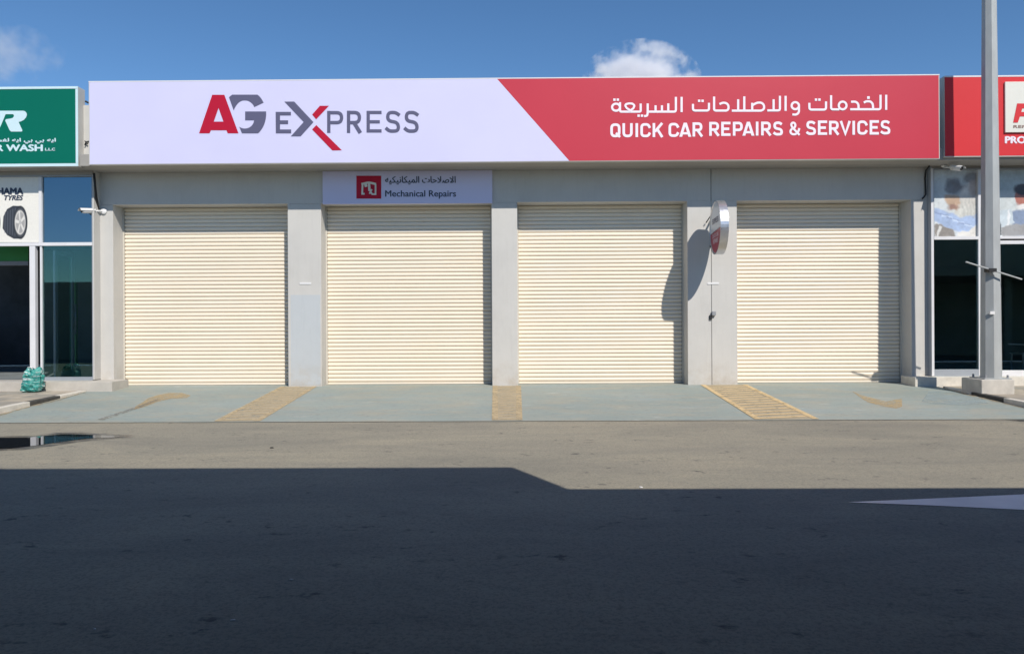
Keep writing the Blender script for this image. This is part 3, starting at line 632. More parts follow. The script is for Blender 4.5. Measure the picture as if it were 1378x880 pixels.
# ------------------------------------------------------------------ posters (print painted into a fine mesh)
class Paint:
    def __init__(s, x0, x1, y0, y1, res, bgc):
        s.x0, s.y0, s.res = x0, y0, res; s.W = int((x1 - x0) * res); s.H = int((y1 - y0) * res)
        s.xx, s.yy = np.meshgrid(x0 + (np.arange(s.W) + .5) / res, y0 + (np.arange(s.H) + .5) / res); s.im = np.ones((s.H, s.W, 3)) * np.array(bgc)
    def blend(s, m_, c, a=1.0): m_ = np.clip(m_, 0, 1)[..., None] * a; s.im = s.im * (1 - m_) + np.array(c) * m_
    def ell(s, cx, cy, rx, ry, c, soft=.6, a=1.0, ang=0.0):
        dx, dy = s.xx - cx, s.yy - cy; ca, sa = math.cos(ang), math.sin(ang); u = (dx * ca + dy * sa) / rx; v = (-dx * sa + dy * ca) / ry
        d = (np.sqrt(u * u + v * v) - 1) * min(rx, ry); s.blend(.5 - d / soft, c, a)
    def poly(s, pts, c, soft=.6, a=1.0):
        n_ = len(pts); inside = np.zeros_like(s.xx, bool); dist = np.full_like(s.xx, 1e9)
        for i in range(n_):
            xa, ya = pts[i]; xb_, yb_ = pts[(i + 1) % n_]
            cond = ((ya > s.yy) != (yb_ > s.yy)) & (s.xx < (xb_ - xa) * (s.yy - ya) / ((yb_ - ya) or 1e-9) + xa); inside ^= cond
            L2 = (xb_ - xa) ** 2 + (yb_ - ya) ** 2; t = np.clip(((s.xx - xa) * (xb_ - xa) + (s.yy - ya) * (yb_ - ya)) / L2, 0, 1)
            dist = np.minimum(dist, np.hypot(s.xx - xa - t * (xb_ - xa), s.yy - ya - t * (yb_ - ya)))
        s.blend(.5 - np.where(inside, -dist, dist) / soft, c, a)
    def grain(s, amt, sx=3, sy=3):
        g = rng.normal(size=(s.H // sy + 2, s.W // sx + 2)); g = np.kron(g, np.ones((sy, sx)))[:s.H, :s.W]
        for _ in range(2): g = (g + np.roll(g, 1, 0) + np.roll(g, 1, 1) + np.roll(g, -1, 0) + np.roll(g, -1, 1)) / 5
        s.im = np.clip(s.im * (1 + amt * g[..., None]), 0, 1)
    def warp(s, amt, cell):
        def fld():
            g = rng.normal(size=(s.H // cell + 3, s.W // cell + 3)); yy = np.arange(s.H) / cell; xx = np.arange(s.W) / cell
            y0 = yy.astype(int); x0 = xx.astype(int); fy = (yy - y0)[:, None]; fx = (xx - x0)[None]; fy = fy * fy * (3 - 2 * fy); fx = fx * fx * (3 - 2 * fx)
            a = g[np.ix_(y0, x0)]; b_ = g[np.ix_(y0, x0 + 1)]; c_ = g[np.ix_(y0 + 1, x0)]; d_ = g[np.ix_(y0 + 1, x0 + 1)]
            return (a * (1 - fx) + b_ * fx) * (1 - fy) + (c_ * (1 - fx) + d_ * fx) * fy
        j, i = np.mgrid[0:s.H, 0:s.W]; j = np.clip(j + fld() * amt, 0, s.H - 1).astype(int); i = np.clip(i + fld() * amt, 0, s.W - 1).astype(int); s.im = s.im[j, i]
        s.im = np.clip(s.im * (1 + .05 * fld()[..., None]), 0, 1)
    def mesh(s, name, fn, root):
        H, W_ = s.H, s.W; vs = [tuple(fn(s.x0 + i / s.res, s.y0 + j / s.res) - wloc(root)) for j in range(H + 1) for i in range(W_ + 1)]
        idx = np.arange((H + 1) * (W_ + 1)).reshape(H + 1, W_ + 1); fs = np.stack([idx[1:, :-1], idx[1:, 1:], idx[:-1, 1:], idx[:-1, :-1]], -1).reshape(-1, 4)
        me = bpy.data.meshes.new(name); me.from_pydata(vs, [], fs.tolist()); me.update()
        ca = me.color_attributes.new('print', 'FLOAT_COLOR', 'CORNER'); c = np.ones((H * W_, 4, 4)); c[:, :, :3] = s.im.reshape(-1, 1, 3); ca.data.foreach_set('color', c.ravel())
        me.materials.append(M['print']); o = bpy.data.objects.new(name, me); COL.objects.link(o); o.parent = root; return o
YQ = GL + .04
p = Paint(-60, 52.5, 238.5, 326.5, 2.6, (.74, .72, .66))
def tyre(cx, cy, s=1.0):
    p.poly([(cx - 23 * s, cy + 8), (cx - 22 * s, cy - 8), (cx - 17 * s, cy - 18), (cx - 9 * s, cy - 22.5), (cx + 2, cy - 22), (cx + 3, cy + 22), (cx - 8 * s, cy + 22), (cx - 17 * s, cy + 17)], (.035, .037, .045), .8)
    for k in range(5): p.poly([(cx - 20 + k * 3.4, cy - 14 - k * 1.4), (cx - 18.9 + k * 3.4, cy - 14 - k * 1.4), (cx - 19.4 + k * 3.4, cy + 14 + k), (cx - 20.5 + k * 3.4, cy + 14 + k)], (.10, .105, .125), .9, .8)
    p.ell(cx + 1, cy, 9.5, 22.3, (.022, .022, .024), .8); p.ell(cx + .7, cy, 8.3, 19.5, (.07, .072, .08), .9)
    p.ell(cx + .6, cy, 7.2, 16.4, (.58, .56, .52), .7); p.ell(cx + .8, cy, 6.0, 14.4, (.34, .33, .32), 1.0)
    for k in range(5):
        t = k * 2 * math.pi / 5 - .5; ex, ey = cx + .6 + 6.6 * math.cos(t), cy + 15.5 * math.sin(t); nx_, ny_ = -math.sin(t) * 1.1, math.cos(t) * 2.4
        p.poly([(cx + .6 - nx_ * .7, cy - ny_ * .7), (ex - nx_, ey - ny_), (ex + nx_, ey + ny_), (cx + .6 + nx_ * .7, cy + ny_ * .7)], (.64, .62, .58), .8)
    p.ell(cx + .6, cy, 1.6, 3.0, (.45, .44, .42), .6)
for cx_ in (26.5, -10, -46): tyre(cx_, 299.5)
p.grain(.02); p.mesh('poster', lambda x, y: P(x, y, YQ), ls)
mb = MB(); PFL = lambda px, py: P(px, py, YQ - .004)
put_text(mb, 'YOKOHAMA', PFL, -40, 31, 253, 262, 0, 0, 0, .7); put_text(mb, 'TYRES', PFL, 6, 31, 263.2, 269.5, 0, .25, .003, .45); mb.build('poster_lettering', M['ink'], ls)

# green sign
YGn = 16.05
gs = empty('fascia_sign', (-12, YGn, 5.1), 'green fascia sign with pale rim and a big slanted white letter', 'sign')
a, c = P(-140, 118.6, YGn), P(105.5, 224.3, YGn); zt2, zb2 = P(60, 117, YGn).z, P(60, 224.3, YGn).z
MB().box(a.x, c.x, YGn, YGn + .27, zb2, zt2).build('case', M['box_side'], gs, .008)
r_ = .055
plate('green_panel', [(a.x + r_, zb2 + r_ + .01), (c.x - r_, zb2 + r_ + .01), (c.x - r_, zt2 - r_), (a.x + r_, zt2 - r_)], M['sign_green'], gs, YGn - .004)
for q4 in ((a.x, c.x, zt2 - r_ + .003, zt2), (a.x, c.x, zb2, zb2 + r_ + .006), (c.x - r_ + .003, c.x, zb2 + r_ + .009, zt2 - r_), (a.x, a.x + r_ - .003, zb2 + r_ + .009, zt2 - r_)):
    MB().box(q4[0], q4[1], YGn - .012, YGn - .001, q4[2], q4[3]).build('rim', M['mint'], gs, .003)
GF = lambda px, py: P(px, py, YGn - .008)
f = Flat(0, 140, 12.567, GF)
f.poly([(-250, 118), (390, 118), (425, 128), (450, 158), (455, 190), (440, 230), (405, 272), (360, 295), (315, 308), (375, 440), (378, 462), (360, 470), (190, 470), (165, 450), (88, 285), (100, 262), (180, 250), (215, 240), (238, 210), (232, 185), (215, 176), (95, 176), (10, 380), (-60, 470), (-250, 470)])
f.mb.build('big_letter', M['mint'], gs)
mb = MB(); put_text(mb, 'CAR WASH', GF, -29, 57, 195, 203.5, 0, 0, 0, .75); put_text(mb, 'L.L.C', GF, 61, 74, 199.5, 203, 0, 0, .003)
AG1 = '\uFEDE\uFEF4\uFEB4\uFED0\uFEDF \uFEEA\uFEF3\uFE8D \uFEF2\uFE91 \uFEF2\uFE91 \uFEEA\uFEF3\uFE8D'
put_text(mb, AG1, GF, -20, 75, 186.3, 193.6, 0, 0, .005, .4); mb.build('lettering', M['mint'], gs)
q = MB(); c_ = P(116, 137, YGn + .3); q.box(c.x + .002, c.x + .16, YGn + .20, YGn + .26, zb2 + .02, zt2 - .35); q.build('end_bracket', M['box_side'], gs)
for tp, tr_ in (([P(114, 196, YGn + .16), P(116, 191, YGn + .15), P(120, 190.5, YGn + .2)], .014), ([P(114, 190, YGn + .16), P(118, 194, YGn + .15)], .012), ([P(114.5, 136.5, YGn + .16), P(119.5, 139, YGn + .2)], .02)): MB().tube(tp, tr_).build('cable', M['black'], gs)

# teal bag
def bag():
    c = V((0, 15.9, 0)); c.x = P(46.5, 520, 15.9).x; z0 = pavz(15.9)
    bm = bmesh.new(); bmesh.ops.create_icosphere(bm, subdivisions=5, radius=1)
    for v in bm.verts:
        x, y, z = v.co; k = lambda t, e_: math.copysign(abs(t) ** e_, t)
        X, Y_, Z = k(x, .42), k(y, .6), k(z, .40)
        n1 = math.sin(5 * X + 3 * Z + 1.3) * math.cos(4 * Z - 3 * Y_ + 2 * X) * .022 + math.sin(9 * Z + 5 * X * Z + 6 * Y_) * .012 + math.sin(19 * X - 15 * Z + 4 * Y_ * X) * .006 + math.sin(14 * Z + 9 * X) * .006
        top = max(0, Z); taper = 1 - .13 * top + .03 * max(0, -Z)
        rag = (.030 * math.sin(4.2 * X - 1.2) + .018 * math.sin(11 * X + 1)) * top * top
        v.co = ((X * .185 + n1 * 1.0) * taper + .02 * Z, (Y_ * .14 + n1 * 1.1) * taper, Z * .25 + .25 + rag + n1 * .2 * (Z > -.8))
        if v.co.z < 0: v.co.z = 0
    me = bpy.data.meshes.new('shopping_bag'); bm.to_mesh(me); bm.free(); me.polygons.foreach_set('use_smooth', [True] * len(me.polygons))
    mt, n, b, l = nodes('teal_woven_plastic')
    f = noise(n, l, 5, 4, .6, (1, 1, 2.2), 1.5); base = ramp(n, l, f, [(.30, (.01, .10, .10)), (.44, (.02, .21, .19)), (.55, (.05, .34, .30)), (.64, (.22, .52, .47))])
    f2 = noise(n, l, 7, 3, .5, (.6, 1, 3.4), 1.0, seed=5); base = mix(n, l, val(n, l, f2, .58, .62, 0, .75), base, (.62, .68, .68))
    l.new(base, b.inputs['Base Color']); b.inputs['Roughness'].default_value = .32; bump(n, l, b, noise(n, l, 9, 4, .6, (1, 1, 1), 2), .8, .03)
    me.materials.append(mt); root = empty('shopping_bag', (c.x, 15.86, z0 + .006), 'crumpled teal and white plastic bag standing on the pavement by the open shop doorway', 'bag')
    o = bpy.data.objects.new('sack', me); COL.objects.link(o); o.parent = root
    q = MB(); q.tube([(c.x - .13, 15.86, z0 + .47), (c.x - .10, 15.84, z0 + .535), (c.x - .03, 15.85, z0 + .53), (c.x - .01, 15.87, z0 + .46)], .010); q.build('handle_loop', M['white_plastic'], root, 0, True)
bag()

# CCTV cameras
def cctv(base, tip, label, nm='security_camera'):
    base, tip = V(base), V(tip); d = (tip - base).normalized(); root = empty(nm, base, label, 'camera', 'white security cameras')
    L = (tip - base).length; b0 = base + d * L * .42
    MB().lathe([(0, .028), (.02, .052), (L * .50, .055), (L * .53, .05), (L * .58, .046)], b0, d, 20).build('body', M['white_plastic'], root, 0, True)
    MB().lathe([(L * .582, .040), (L * .60, .036)], b0, d, 20).build('lens', M['black'], root)
    h = MB(); u = V((0, 0, 1)); side = d.cross(u).normalized(); a_ = b0 + d * .01; e_ = b0 + d * (L * .68)
    for k0 in range(7):
        pass
    vs = []; N = 9
    for pp in (a_, e_):
        for k in range(N):
            t = math.pi * (k / (N - 1)); vs.append(pp + side * math.cos(t) * .068 + u * (math.sin(t) * .062 + .004))
        for k in range(N):
            t = math.pi * (1 - k / (N - 1)); vs.append(pp + side * math.cos(t) * .064 + u * (math.sin(t) * .058 + .002))
    h.add(vs, [(k, (k + 1) % (2 * N), 2 * N + (k + 1) % (2 * N), 2 * N + k) for k in range(2 * N)]); h.build('sunshield', M['white_plastic'], root, 0, True)
    MB().tube([base, base + d * L * .2 + V((0, 0, .01)), b0 + d * .03], .02).build('arm', M['white_plastic'], root, 0, True)
    return root
c = P(139, 284.5, D - .03); r = cctv(c + V((0, .03, 0)), P(110, 284, GL - .15), 'white security camera reaching out left beside the blue window')
MB().lathe([(0, .075), (.03, .07), (.045, .04)], c + V((0, .03, 0)), (0, -1, 0), 20).build('wall_mount', M['white_plastic'], r, 0, True)
c = P(1273, 217, 16.42); r = cctv(V((c.x, 16.5, SOFZ - .05)), P(1294, 227, 16.0), 'white security camera under the soffit above the photo poster')
MB().lathe([(0, .06), (.03, .055), (.05, .03)], (c.x, 16.5, SOFZ - .001), (0, 0, -1), 20).build('ceiling_mount', M['white_plastic'], r, 0, True)
# cables
q = MB(); q.tube([P(126.5, 233, GL - .05), P(128, 250, GL - .05), P(129.5, 265, GL + .02), P(131.5, 277, D - .1), P(133, 283, D - .04)], .026); tag(q.build('cable', M['black'], None, 0, True), 'thick black cable hanging from the soffit down to the left security camera', 'cable')
q = MB(); q.tube([P(1250.5, 224, D - .25), P(1246, 229, D - .04), P(1245, 240, D - .03), P(1245.8, 262, D - .03), P(1243, 266, D - .03), P(1241, 267.5, D - .03)], .018); tag(q.build('cable', M['black'], None, 0, True), 'thin black cable looping down the wall beside the photo poster', 'cable')

# ================================================================== RIGHT SHOP
GR = 16.62
rs = empty('shop_building', (12.5, GR, 0), 'shop unit right of the garage with photo posters above dark glass behind the lamp post', 'building')
XR1 = 17.0
xg = lambda px: X_(px, GR)
zp = lambda py, px=1290: P(px, py, GR).z
zh, zt_1, zt_0, zb_ = zp(228.5), zp(318.5), zp(322.5), zp(507.5)
MB().box(xg(1253), xg(1253) + .03, GR + .002, D + .3, FLR, SOFZ - .003).build('jamb', M['grey_alu'], rs)
MB().box(xg(1253) + .031, XR1, GR + .01, D + .2, zh + .03, SOFZ - .003).build('head', M['slab'], rs)
frame(rs, 'mullion', M['white_alu'], xg(1253.2), xg(1256.6), FLR - .005, zh + .03, GR - .012, GR + .001)
frame(rs, 'mullion', M['white_alu'], xg(1317.5), xg(1341), FLR, zh, GR + .012, GR + .1)
frame(rs, 'head_rail', M['grey_alu'], xg(1257), XR1, zh, zh + .028, GR - .002, GR + .1)
frame(rs, 'transom', M['white_alu'], xg(1257), xg(1317), zt_0, zt_1, GR - .014, GR + .1)
frame(rs, 'transom', M['white_alu'], xg(1341.3), XR1, zt_0 + .01, zt_1, GR - .014, GR + .1)
frame(rs, 'door_head', M['white_alu'], xg(1341.3), XR1, zp(329), zp(324.2), GR - .006, GR + .1)
frame(rs, 'bottom_rail', M['grey_alu'], xg(1257), xg(1317), zb_, zp(497), GR, GR + .1)
frame(rs, 'bottom_rail', M['white_alu'], xg(1341.3), XR1, zb_ + .01, zp(498.5), GR - .01, GR + .1)
frame(rs, 'mullion', M['white_alu'], xg(1400), xg(1406), FLR, zp(329) - .003, GR - .003, GR + .1)
MB().box(xg(1257), xg(1317), GR + .05, GR + .06, zp(497), zt_0 - .002).build('glass_pane', M['glass'], rs)
MB().box(xg(1341.3), XR1, GR + .05, GR + .06, zp(498.5), zp(329) - .002).build('glass_pane', M['glass'], rs)
MB().box(xg(1257), XR1, GR + .08, GR + .1, zt_1 + .003, zh - .003).build('poster_backing', M['white_plastic'], rs)
MB().box(X_(1231, 16.33), XR1, 16.33, GR + .3, 0, FLR - .012).build('step', M['kerb_white'], rs, .01)
MB().box(xg(1253), XR1, GR + .31, 23, 0, FLR - .02).build('floor', M['dark_floor'], rs)
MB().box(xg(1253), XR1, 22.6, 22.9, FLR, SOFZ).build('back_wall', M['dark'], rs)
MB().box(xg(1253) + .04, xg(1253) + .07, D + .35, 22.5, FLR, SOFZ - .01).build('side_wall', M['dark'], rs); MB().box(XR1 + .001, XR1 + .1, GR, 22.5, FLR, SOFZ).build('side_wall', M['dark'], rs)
MB().box(WR + .002, XR1, 15.99, D + .2, SOFZ + .001, 5.34).build('canopy_slab', M['slab'], rs, .01)
MB().box(WR, XR1 + .1, D + .21, 22.9, SOFZ + .001, SOFZ + .2).build('roof', M['slab'], rs)
MB().box(WR + .01, XR1, D, D + .4, SOFZ + .21, 6.3).build('parapet', M['wall'], rs)
MB().box(xg(1290), xg(1302), 18.2, 18.4, FLR, 3.9).build('column', M['grey_alu'], rs)
# photo posters
p = Paint(1257, 1420, 229, 318.5, 2.4, (.58, .62, .62))
p.ell(1290, 262, 55, 30, (.50, .55, .57), 14)
p.poly([(1257, 272), (1276, 262), (1290, 276), (1316, 300), (1316, 318), (1257, 318)], (.62, .66, .68), 3)
p.ell(1303, 285, 18, 24, (.60, .60, .56), 4, 1, .5); p.ell(1306, 262, 15, 16, (.62, .60, .56), 4)
p.ell(1309, 240, 12, 10, (.20, .18, .17), 5, .85); p.ell(1310, 252, 8, 11, (.42, .33, .28), 5, .8)
p.ell(1283, 250, 11, 11, (.18, .17, .18), 5, .85); p.poly([(1276, 242), (1292, 246), (1299, 250), (1294, 255), (1284, 256)], (.20, .18, .18), 5, .8)
p.poly([(1272, 262), (1290, 262), (1293, 272), (1287, 284), (1278, 278), (1270, 268)], (.50, .36, .26), 3); p.ell(1283, 279, 7, 3.2, (.32, .20, .16), 2.5)
p.poly([(1257, 280), (1275, 284), (1292, 292), (1308, 290), (1317, 284), (1317, 300), (1304, 310), (1290, 313), (1274, 306), (1257, 298)], (.38, .48, .68), 3)
for k in range(6): p.poly([(1258 + k * 8, 286 + k * 3), (1276 + k * 7, 290 + k * 3), (1277 + k * 7, 291.5 + k * 3), (1258 + k * 8, 288 + k * 3)], (.62, .72, .88) if k % 2 else (.24, .30, .48), 1.4, .8)
p.poly([(1257, 303), (1266, 302), (1284, 310), (1286, 318), (1257, 318)], (.27, .25, .23), 2); p.poly([(1259, 318), (1264, 304), (1268, 305), (1262, 318)], (.66, .66, .64), 1.5)
p.poly([(1290, 313), (1306, 309), (1317, 303), (1317, 318), (1288, 318)], (.68, .66, .62), 2)
for k in range(5): p.poly([(1292 + k * 5, 266), (1294.5 + k * 5, 266), (1299 + k * 5, 292), (1296 + k * 5, 292)], (.48, .48, .45), 2, .6)
p.poly([(1338, 229), (1420, 229), (1420, 257), (1338, 257)], (.34, .42, .44), 6, .7)
p.ell(1376, 264, 10, 14, (.42, .17, .13), 2.5); p.ell(1376, 255, 12, 7, (.07, .06, .06), 2.5); p.ell(1381, 279, 12, 4, (.78, .76, .74), 2); p.poly([(1362, 284), (1404, 282), (1416, 318), (1362, 318)], (.24, .30, .42), 3)
p.poly([(1341, 282), (1362, 280), (1364, 300), (1346, 303)], (.55, .62, .66), 1.5); p.poly([(1340, 282), (1342, 281), (1349, 316), (1345, 317)], (.12, .13, .14), 1.2); p.poly([(1347, 303), (1380, 301), (1382, 318), (1349, 318)], (.34, .34, .34), 2)
p.poly([(1357, 281), (1360, 281), (1358, 302), (1354, 302)], (.75, .77, .78), 1.5)
p.warp(2.4, 22); p.warp(.9, 7); p.grain(.03, 2, 2); p.mesh('poster', lambda x, y: P(x, y, GR + .07), rs)
frame(rs, 'mullion', M['grey_alu'], xg(1256.8), xg(1258), zt_1 + .002, zh, GR + .003, GR + .068)
# white chair and table inside
def rod(q, a_, b_, r=.016): q.tube([a_, b_], r, 8)
def chair(x, y):
    z = FLR - .02; root = empty('chair', (x, y, z), 'white tubular chair seen through the dark glass right of the lamp post', 'chair')
    for sx in (-.22, .22):
        for sy in (-.2, .2):
            q = MB(); rod(q, (x + sx, y + sy, z), (x + sx * .95, y + sy * .95, z + .45)); q.build('leg', M['white_plastic'], root)
    MB().box(x - .24, x + .24, y - .23, y + .23, z + .45, z + .48).build('seat', M['white_plastic'], root, .01)
    q = MB(); rod(q, (x + .22, y - .2, z + .48), (x + .34, y - .2, z + .92)); rod(q, (x + .22, y + .2, z + .48), (x + .34, y + .2, z + .92)); q.build('back_frame', M['white_plastic'], root)
    MB().box(x + .30, x + .33, y - .2, y + .2, z + .68, z + .92).build('backrest', M['white_plastic'], root, .01)
    q = MB(); rod(q, (x - .26, y - .24, z + .68), (x + .26, y - .24, z + .66)); rod(q, (x - .26, y + .24, z + .68), (x + .26, y + .24, z + .66)); q.build('armrest', M['white_plastic'], root)
chair(12.25, 17.6)
def table(x, y):
    z = FLR - .02; root = empty('table', (x, y, z), 'low white table standing behind the chair in the right shop', 'table')
    MB().box(x - .4, x + .4, y - .3, y + .3, z + .42, z + .46).build('table_top', M['white_plastic'], root, .008)
    for sx in (-.36, .36):
        for sy in (-.26, .26): MB().box(x + sx - .02, x + sx + .02, y + sy - .02, y + sy + .02, z, z + .42).build('leg', M['white_plastic'], root)
table(12.9, 17.15)
# red sign on the right
YR = 15.92
r2 = empty('fascia_sign', (13, YR, 5.2), 'bright red fascia sign with a framed cream panel, behind the lamp post', 'sign')
a = P(1270.8, 103, YR); c = P(1378, 211, YR); zt3, zb3 = P(1320, 102.3, YR).z, P(1320, 211.3, YR).z
MB().box(a.x, XR1, YR, YR + .25, zb3, zt3).build('case', M['box_side'], r2, .006)
plate('red_panel', [(a.x + .004, zb3 + .02), (XR1 - .01, zb3 + .02), (XR1 - .01, zt3 - .03), (a.x + .004, zt3 - .03)], M['sign_red2'], r2, YR - .004)
MB().box(a.x, XR1, YR - .008, YR - .001, zt3 - .028, zt3 + .003).build('edge_trim', M['white_alu'], r2)
RF = lambda px, py: P(px, py, YR - .05)
a1, c1 = P(1352.5, 110.5, YR - .04), P(1352.5, 178.5, YR - .04)
MB().box(a1.x, a1.x + 1.9, YR - .045, YR - .005, c1.z, a1.z).build('cream_panel', M['cream_panel'], r2, .006)
f = Flat(1345, 100, 8.39, lambda px, py: P(px, py, YR - .05))
f.poly([(200, 332), (420, 332), (455, 360), (440, 430), (400, 478), (232, 478), (207, 548), (155, 548)], [(258, 388), (370, 388), (360, 428), (247, 428)]); f.mb.build('panel_letter', M['sign_red2'], r2)
mb = MB(); put_text(mb, 'REMO', lambda px, py: P(px, py, YR - .05), 1364, 1392, 168.8, 172.5, 0, 0, 0, .2); mb.build('small_print', M['small_ink'], r2)
mb = MB(); put_text(mb, 'PRO', lambda px, py: P(px, py, YR - .009), 1353, 1380, 184, 193, 0, 0, 0, .8); mb.build('lettering', M['text_white'], r2)

# ================================================================== LAMP POST
LX, LY = 9.80, 15.1
zb0 = pavz(15.1)
bk = empty('concrete_base', (LX, LY, zb0), 'square pale concrete block on the pavement carrying the lamp post', 'concrete block')
a = P(1321, 525, 14.86).x; c = P(1365.5, 525, 14.86).x
MB().box(a, c, 14.86, 15.52, zb0 - .05, P(1340, 510.8, 14.86).z).build('block', M['concrete'], bk, .02)
zt4 = P(1340, 510.8, 14.86).z
lp = empty('lamp_post', (LX, LY, zt4), 'tall tapering grey steel lamp post bolted to a concrete block before the right shop', 'lamp post')
HT = 9.2
MB().cyl((LX, LY, zt4 + .02), (LX, LY, HT), .195, .125, 8, math.pi / 8 + .10).build('pole', M['steel'], lp)
MB().box(LX - .27, LX + .27, LY - .22, LY + .27, zt4, zt4 + .025).build('base_plate', M['steel'], lp, .004)
for sx in (-.22, .22):
    for sy in (-.17, .22): MB().cyl((LX + sx, LY + sy, zt4 + .02), (LX + sx, LY + sy, zt4 + .085), .022, .018, 6).build('bolt', M['grey_plastic'], lp)
c = P(1335.5, 421, LY - .2); MB().box(c.x - .045, c.x + .045, LY - .205, LY - .165, c.z - .03, c.z + .03).build('number_plate', M['white_plastic'], lp)
q = MB(); q.tube([(LX, LY, HT - .05), (LX + .05, LY - .3, HT + .25), (LX + .1, LY - 1.2, HT + .5)], .05); q.build('arm', M['steel'], lp)
MB().box(LX - .05, LX + .25, LY - 1.9, LY - 1.2, HT + .42, HT + .54).build('lamp_head', M['grey_plastic'], lp, .03)
rd = empty('banner_rod', (LX, LY - .3, 2.7), 'thin slanting metal rod clamped across the lamp post', 'rod')
RYD = LY - .27; ra, rb = P(1299.5, 352.5, RYD), P(1375, 376, RYD)
MB().tube([ra, rb], .016).build('rod', M['steel'], rd)
mid = ra.lerp(rb, .43); MB().tube([V((LX - .03, LY - .15, mid.z - .13)), V((mid.x, RYD + .02, mid.z))], .02).build('clamp', M['grey_plastic'], rd)
MB().box(mid.x - .03, mid.x + .12, RYD - .03, LY - .14, mid.z - .05, mid.z + .02).build('clamp_plate', M['black'], rd)

# ================================================================== PUDDLE, MARKING, LITTER
def sheet(name, pts, mat, z, kind=None):
    q = MB(); vs = [G(x, y, z, 0) for x, y in pts]; q.add(vs, tessellate_polygon([[V((p_[0], p_[1], 0)) for p_ in pts]])); return q.build(name, mat)
wet = [(-90, 587), (0, 586.5), (45, 586), (78, 582), (110, 581.5), (135, 583.5), (160, 584.5), (182, 585), (176, 588.5), (150, 590.5), (110, 594), (70, 600), (30, 605.5), (-20, 607), (-90, 606)]
wat = [(-80, 589.5), (0, 588.8), (38, 588.5), (62, 586), (82, 584), (106, 584.2), (135, 585.4), (172, 586.6), (150, 588.6), (120, 589.6), (106, 591), (80, 594.5), (50, 599), (15, 603), (-30, 604.5), (-80, 603)]
tag(sheet('dark_patch', wet, M['wet'], .003), kind='structure'); tag(sheet('puddle', wat, M['water'], .006), kind='structure')
kerb_streak = [(1335, 561.5), (1352, 561.5), (1376, 564), (1420, 567), (1420, 571), (1378, 567), (1350, 564.5)]
tag(sheet('dark_patch', kerb_streak, M['wet'], .007), kind='structure')  # narrow dark streak beside the right kerb, same material as the puddle margin
mk = sheet('road_marking', [(1141, 675.3), (1180, 673.6), (1240, 671), (1378, 664.8), (1470, 660.7), (1470, 690.5), (1378, 685.6), (1260, 680), (1190, 677.2)], M['white_paint'], .004); tag(mk, 'long pointed white road marking lying in the dark shadow', 'road marking')
def scrap(px, py, s, label, mat, cat='litter'):
    c = G(px, py); bm = bmesh.new(); bmesh.ops.create_icosphere(bm, subdivisions=2, radius=s)
    for v in bm.verts: v.co = V((v.co.x * 1.6, v.co.y * 1.1, v.co.z * .45)) * (1 + .35 * math.sin(v.co.x * 90 / (s * 40) + v.co.y * 70 + px)); 
    me = bpy.data.meshes.new('litter'); bm.to_mesh(me); bm.free(); me.materials.append(mat); o = bpy.data.objects.new('litter', me); COL.objects.link(o); o.location = (c.x, c.y, s * .4); tag(o, label, cat, 'bits of litter on the road')
scrap(313, 834.5, .008, 'tiny white scrap lying alone in the shaded road at the lower left', M['white_plastic'])
scrap(863, 656, .013, 'white scrap on the sunlit road just beyond the shadow edge', M['white_plastic'])
scrap(393, 780, .008, 'flattened pale scrap in the shaded road left of centre', M['cream_panel'])
scrap(128, 846, .005, 'smallest white speck of litter at the lower left of the road', M['white_plastic'])
scrap(365, 603, .02, 'small dark stone on the sunlit road right of the puddle', M['kerb_black'], 'stone')

# ================================================================== SHOPS BEHIND THE PHOTOGRAPHER (they throw the road shadow)
op = empty('opposite_building', (2.6, 0, 0), 'row of shops behind the photographer whose stepped canopy shades the road', 'building')
OY = 3.6; H1 = (8.52 - OY) * SUN.z / -SUN.y; H2 = (7.40 - OY) * SUN.z / -SUN.y
OX = .085 + .48 * (8.5 - OY)
MB().box(-9, OX, -2.8, OY, 3.45, H1).build('tall_canopy', M['beige'], op); MB().box(OX + .002, 55, -2.8, OY - .001, 3.45, H2).build('low_canopy', M['beige'], op); MB().box(14.5, 55, -2.8, OY - .3, H2 + .001, 6.6).build('added_upper_block', M['beige'], op)  # unseen top block added to cut the sky's reflection in the right-hand glass
MB().box(-9, 55, -12, -2.801, 0, 4.6).build('shop_block', M['beige'], op); MB().box(-60, -9.002, -12, -2.801, 0, 3.75).build('low_block', M['beige'], op)
for k in range(-1, 11):
    if k == 0: continue
    MB().box(k * 5.0 + 1.0, k * 5.0 + 1.3, 1.6, 1.9, 0, 3.449).build('column', M['beige'], op)

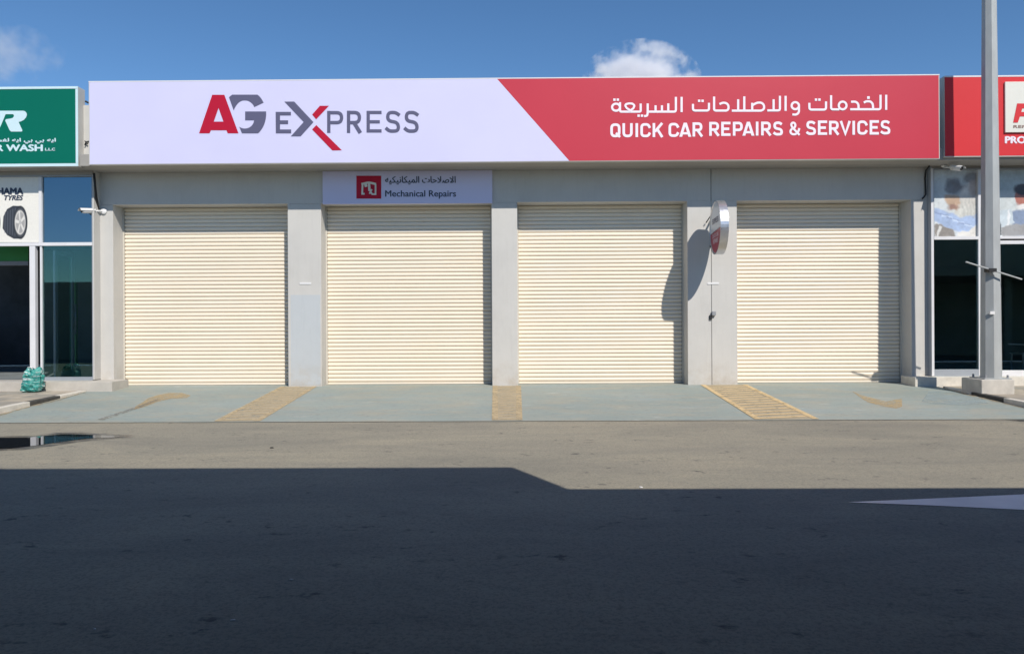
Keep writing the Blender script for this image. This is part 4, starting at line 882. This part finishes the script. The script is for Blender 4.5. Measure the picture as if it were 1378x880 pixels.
# ================================================================== CLOUDS
def cloud(cx, cy, cz, rx, ry, rz, dens, label, seed, soft=.5, ns=2.2, off=-.72):
    bm = bmesh.new(); bmesh.ops.create_icosphere(bm, subdivisions=3, radius=1); me = bpy.data.meshes.new('cloud'); bm.to_mesh(me); bm.free()
    o = bpy.data.objects.new('cloud', me); COL.objects.link(o); o.location = (cx, cy, cz); o.scale = (rx, ry, rz); tag(o, label, 'cloud')
    mt = bpy.data.materials.new('cloud_vapour'); mt.use_nodes = True; n = mt.node_tree; l = n.links; n.nodes.clear()
    out = n.nodes.new('ShaderNodeOutputMaterial'); pv = n.nodes.new('ShaderNodeVolumePrincipled'); pv.inputs['Color'].default_value = (.97, .97, 1, 1); pv.inputs['Anisotropy'].default_value = .0
    tc = n.nodes.new('ShaderNodeTexCoord'); ln = n.nodes.new('ShaderNodeVectorMath'); ln.operation = 'LENGTH'; l.new(tc.outputs['Object'], ln.inputs[0])
    mp = n.nodes.new('ShaderNodeMapping'); mp.inputs['Location'].default_value = (seed, seed, seed); mp.inputs['Scale'].default_value = (rx / rz, ry / rz, 1); l.new(tc.outputs['Object'], mp.inputs[0])
    tx = n.nodes.new('ShaderNodeTexNoise'); tx.inputs['Scale'].default_value = ns; tx.inputs['Detail'].default_value = 6; tx.inputs['Roughness'].default_value = .62; l.new(mp.outputs[0], tx.inputs['Vector'])
    a = n.nodes.new('ShaderNodeMath'); a.operation = 'MULTIPLY_ADD'; a.inputs[1].default_value = 2.4; a.inputs[2].default_value = off; l.new(tx.outputs['Fac'], a.inputs[0])
    b_ = n.nodes.new('ShaderNodeMath'); b_.operation = 'SUBTRACT'; l.new(a.outputs[0], b_.inputs[0]); l.new(ln.outputs['Value'], b_.inputs[1])
    r_ = n.nodes.new('ShaderNodeMapRange'); r_.inputs[1].default_value = -.30; r_.inputs[2].default_value = -.30 + soft; r_.inputs[3].default_value = 0; r_.inputs[4].default_value = dens; l.new(b_.outputs[0], r_.inputs[0])
    l.new(r_.outputs[0], pv.inputs['Density']); l.new(pv.outputs[0], out.inputs['Volume']); me.materials.append(mt)
CD = 400.0
c = P(863, 110, CD); cloud(c.x, c.y, c.z, 33, 14, 23, .17, 'small puffy white cloud rising behind the red half of the long sign', 3.1, .5, 2.2, -.60)
c = P(-5, 72, CD); cloud(c.x, c.y, c.z, 40, 12, 17, .036, 'thin pale wisp of cloud at the left edge of the sky', 7.7, .7, 1.8, -.66)
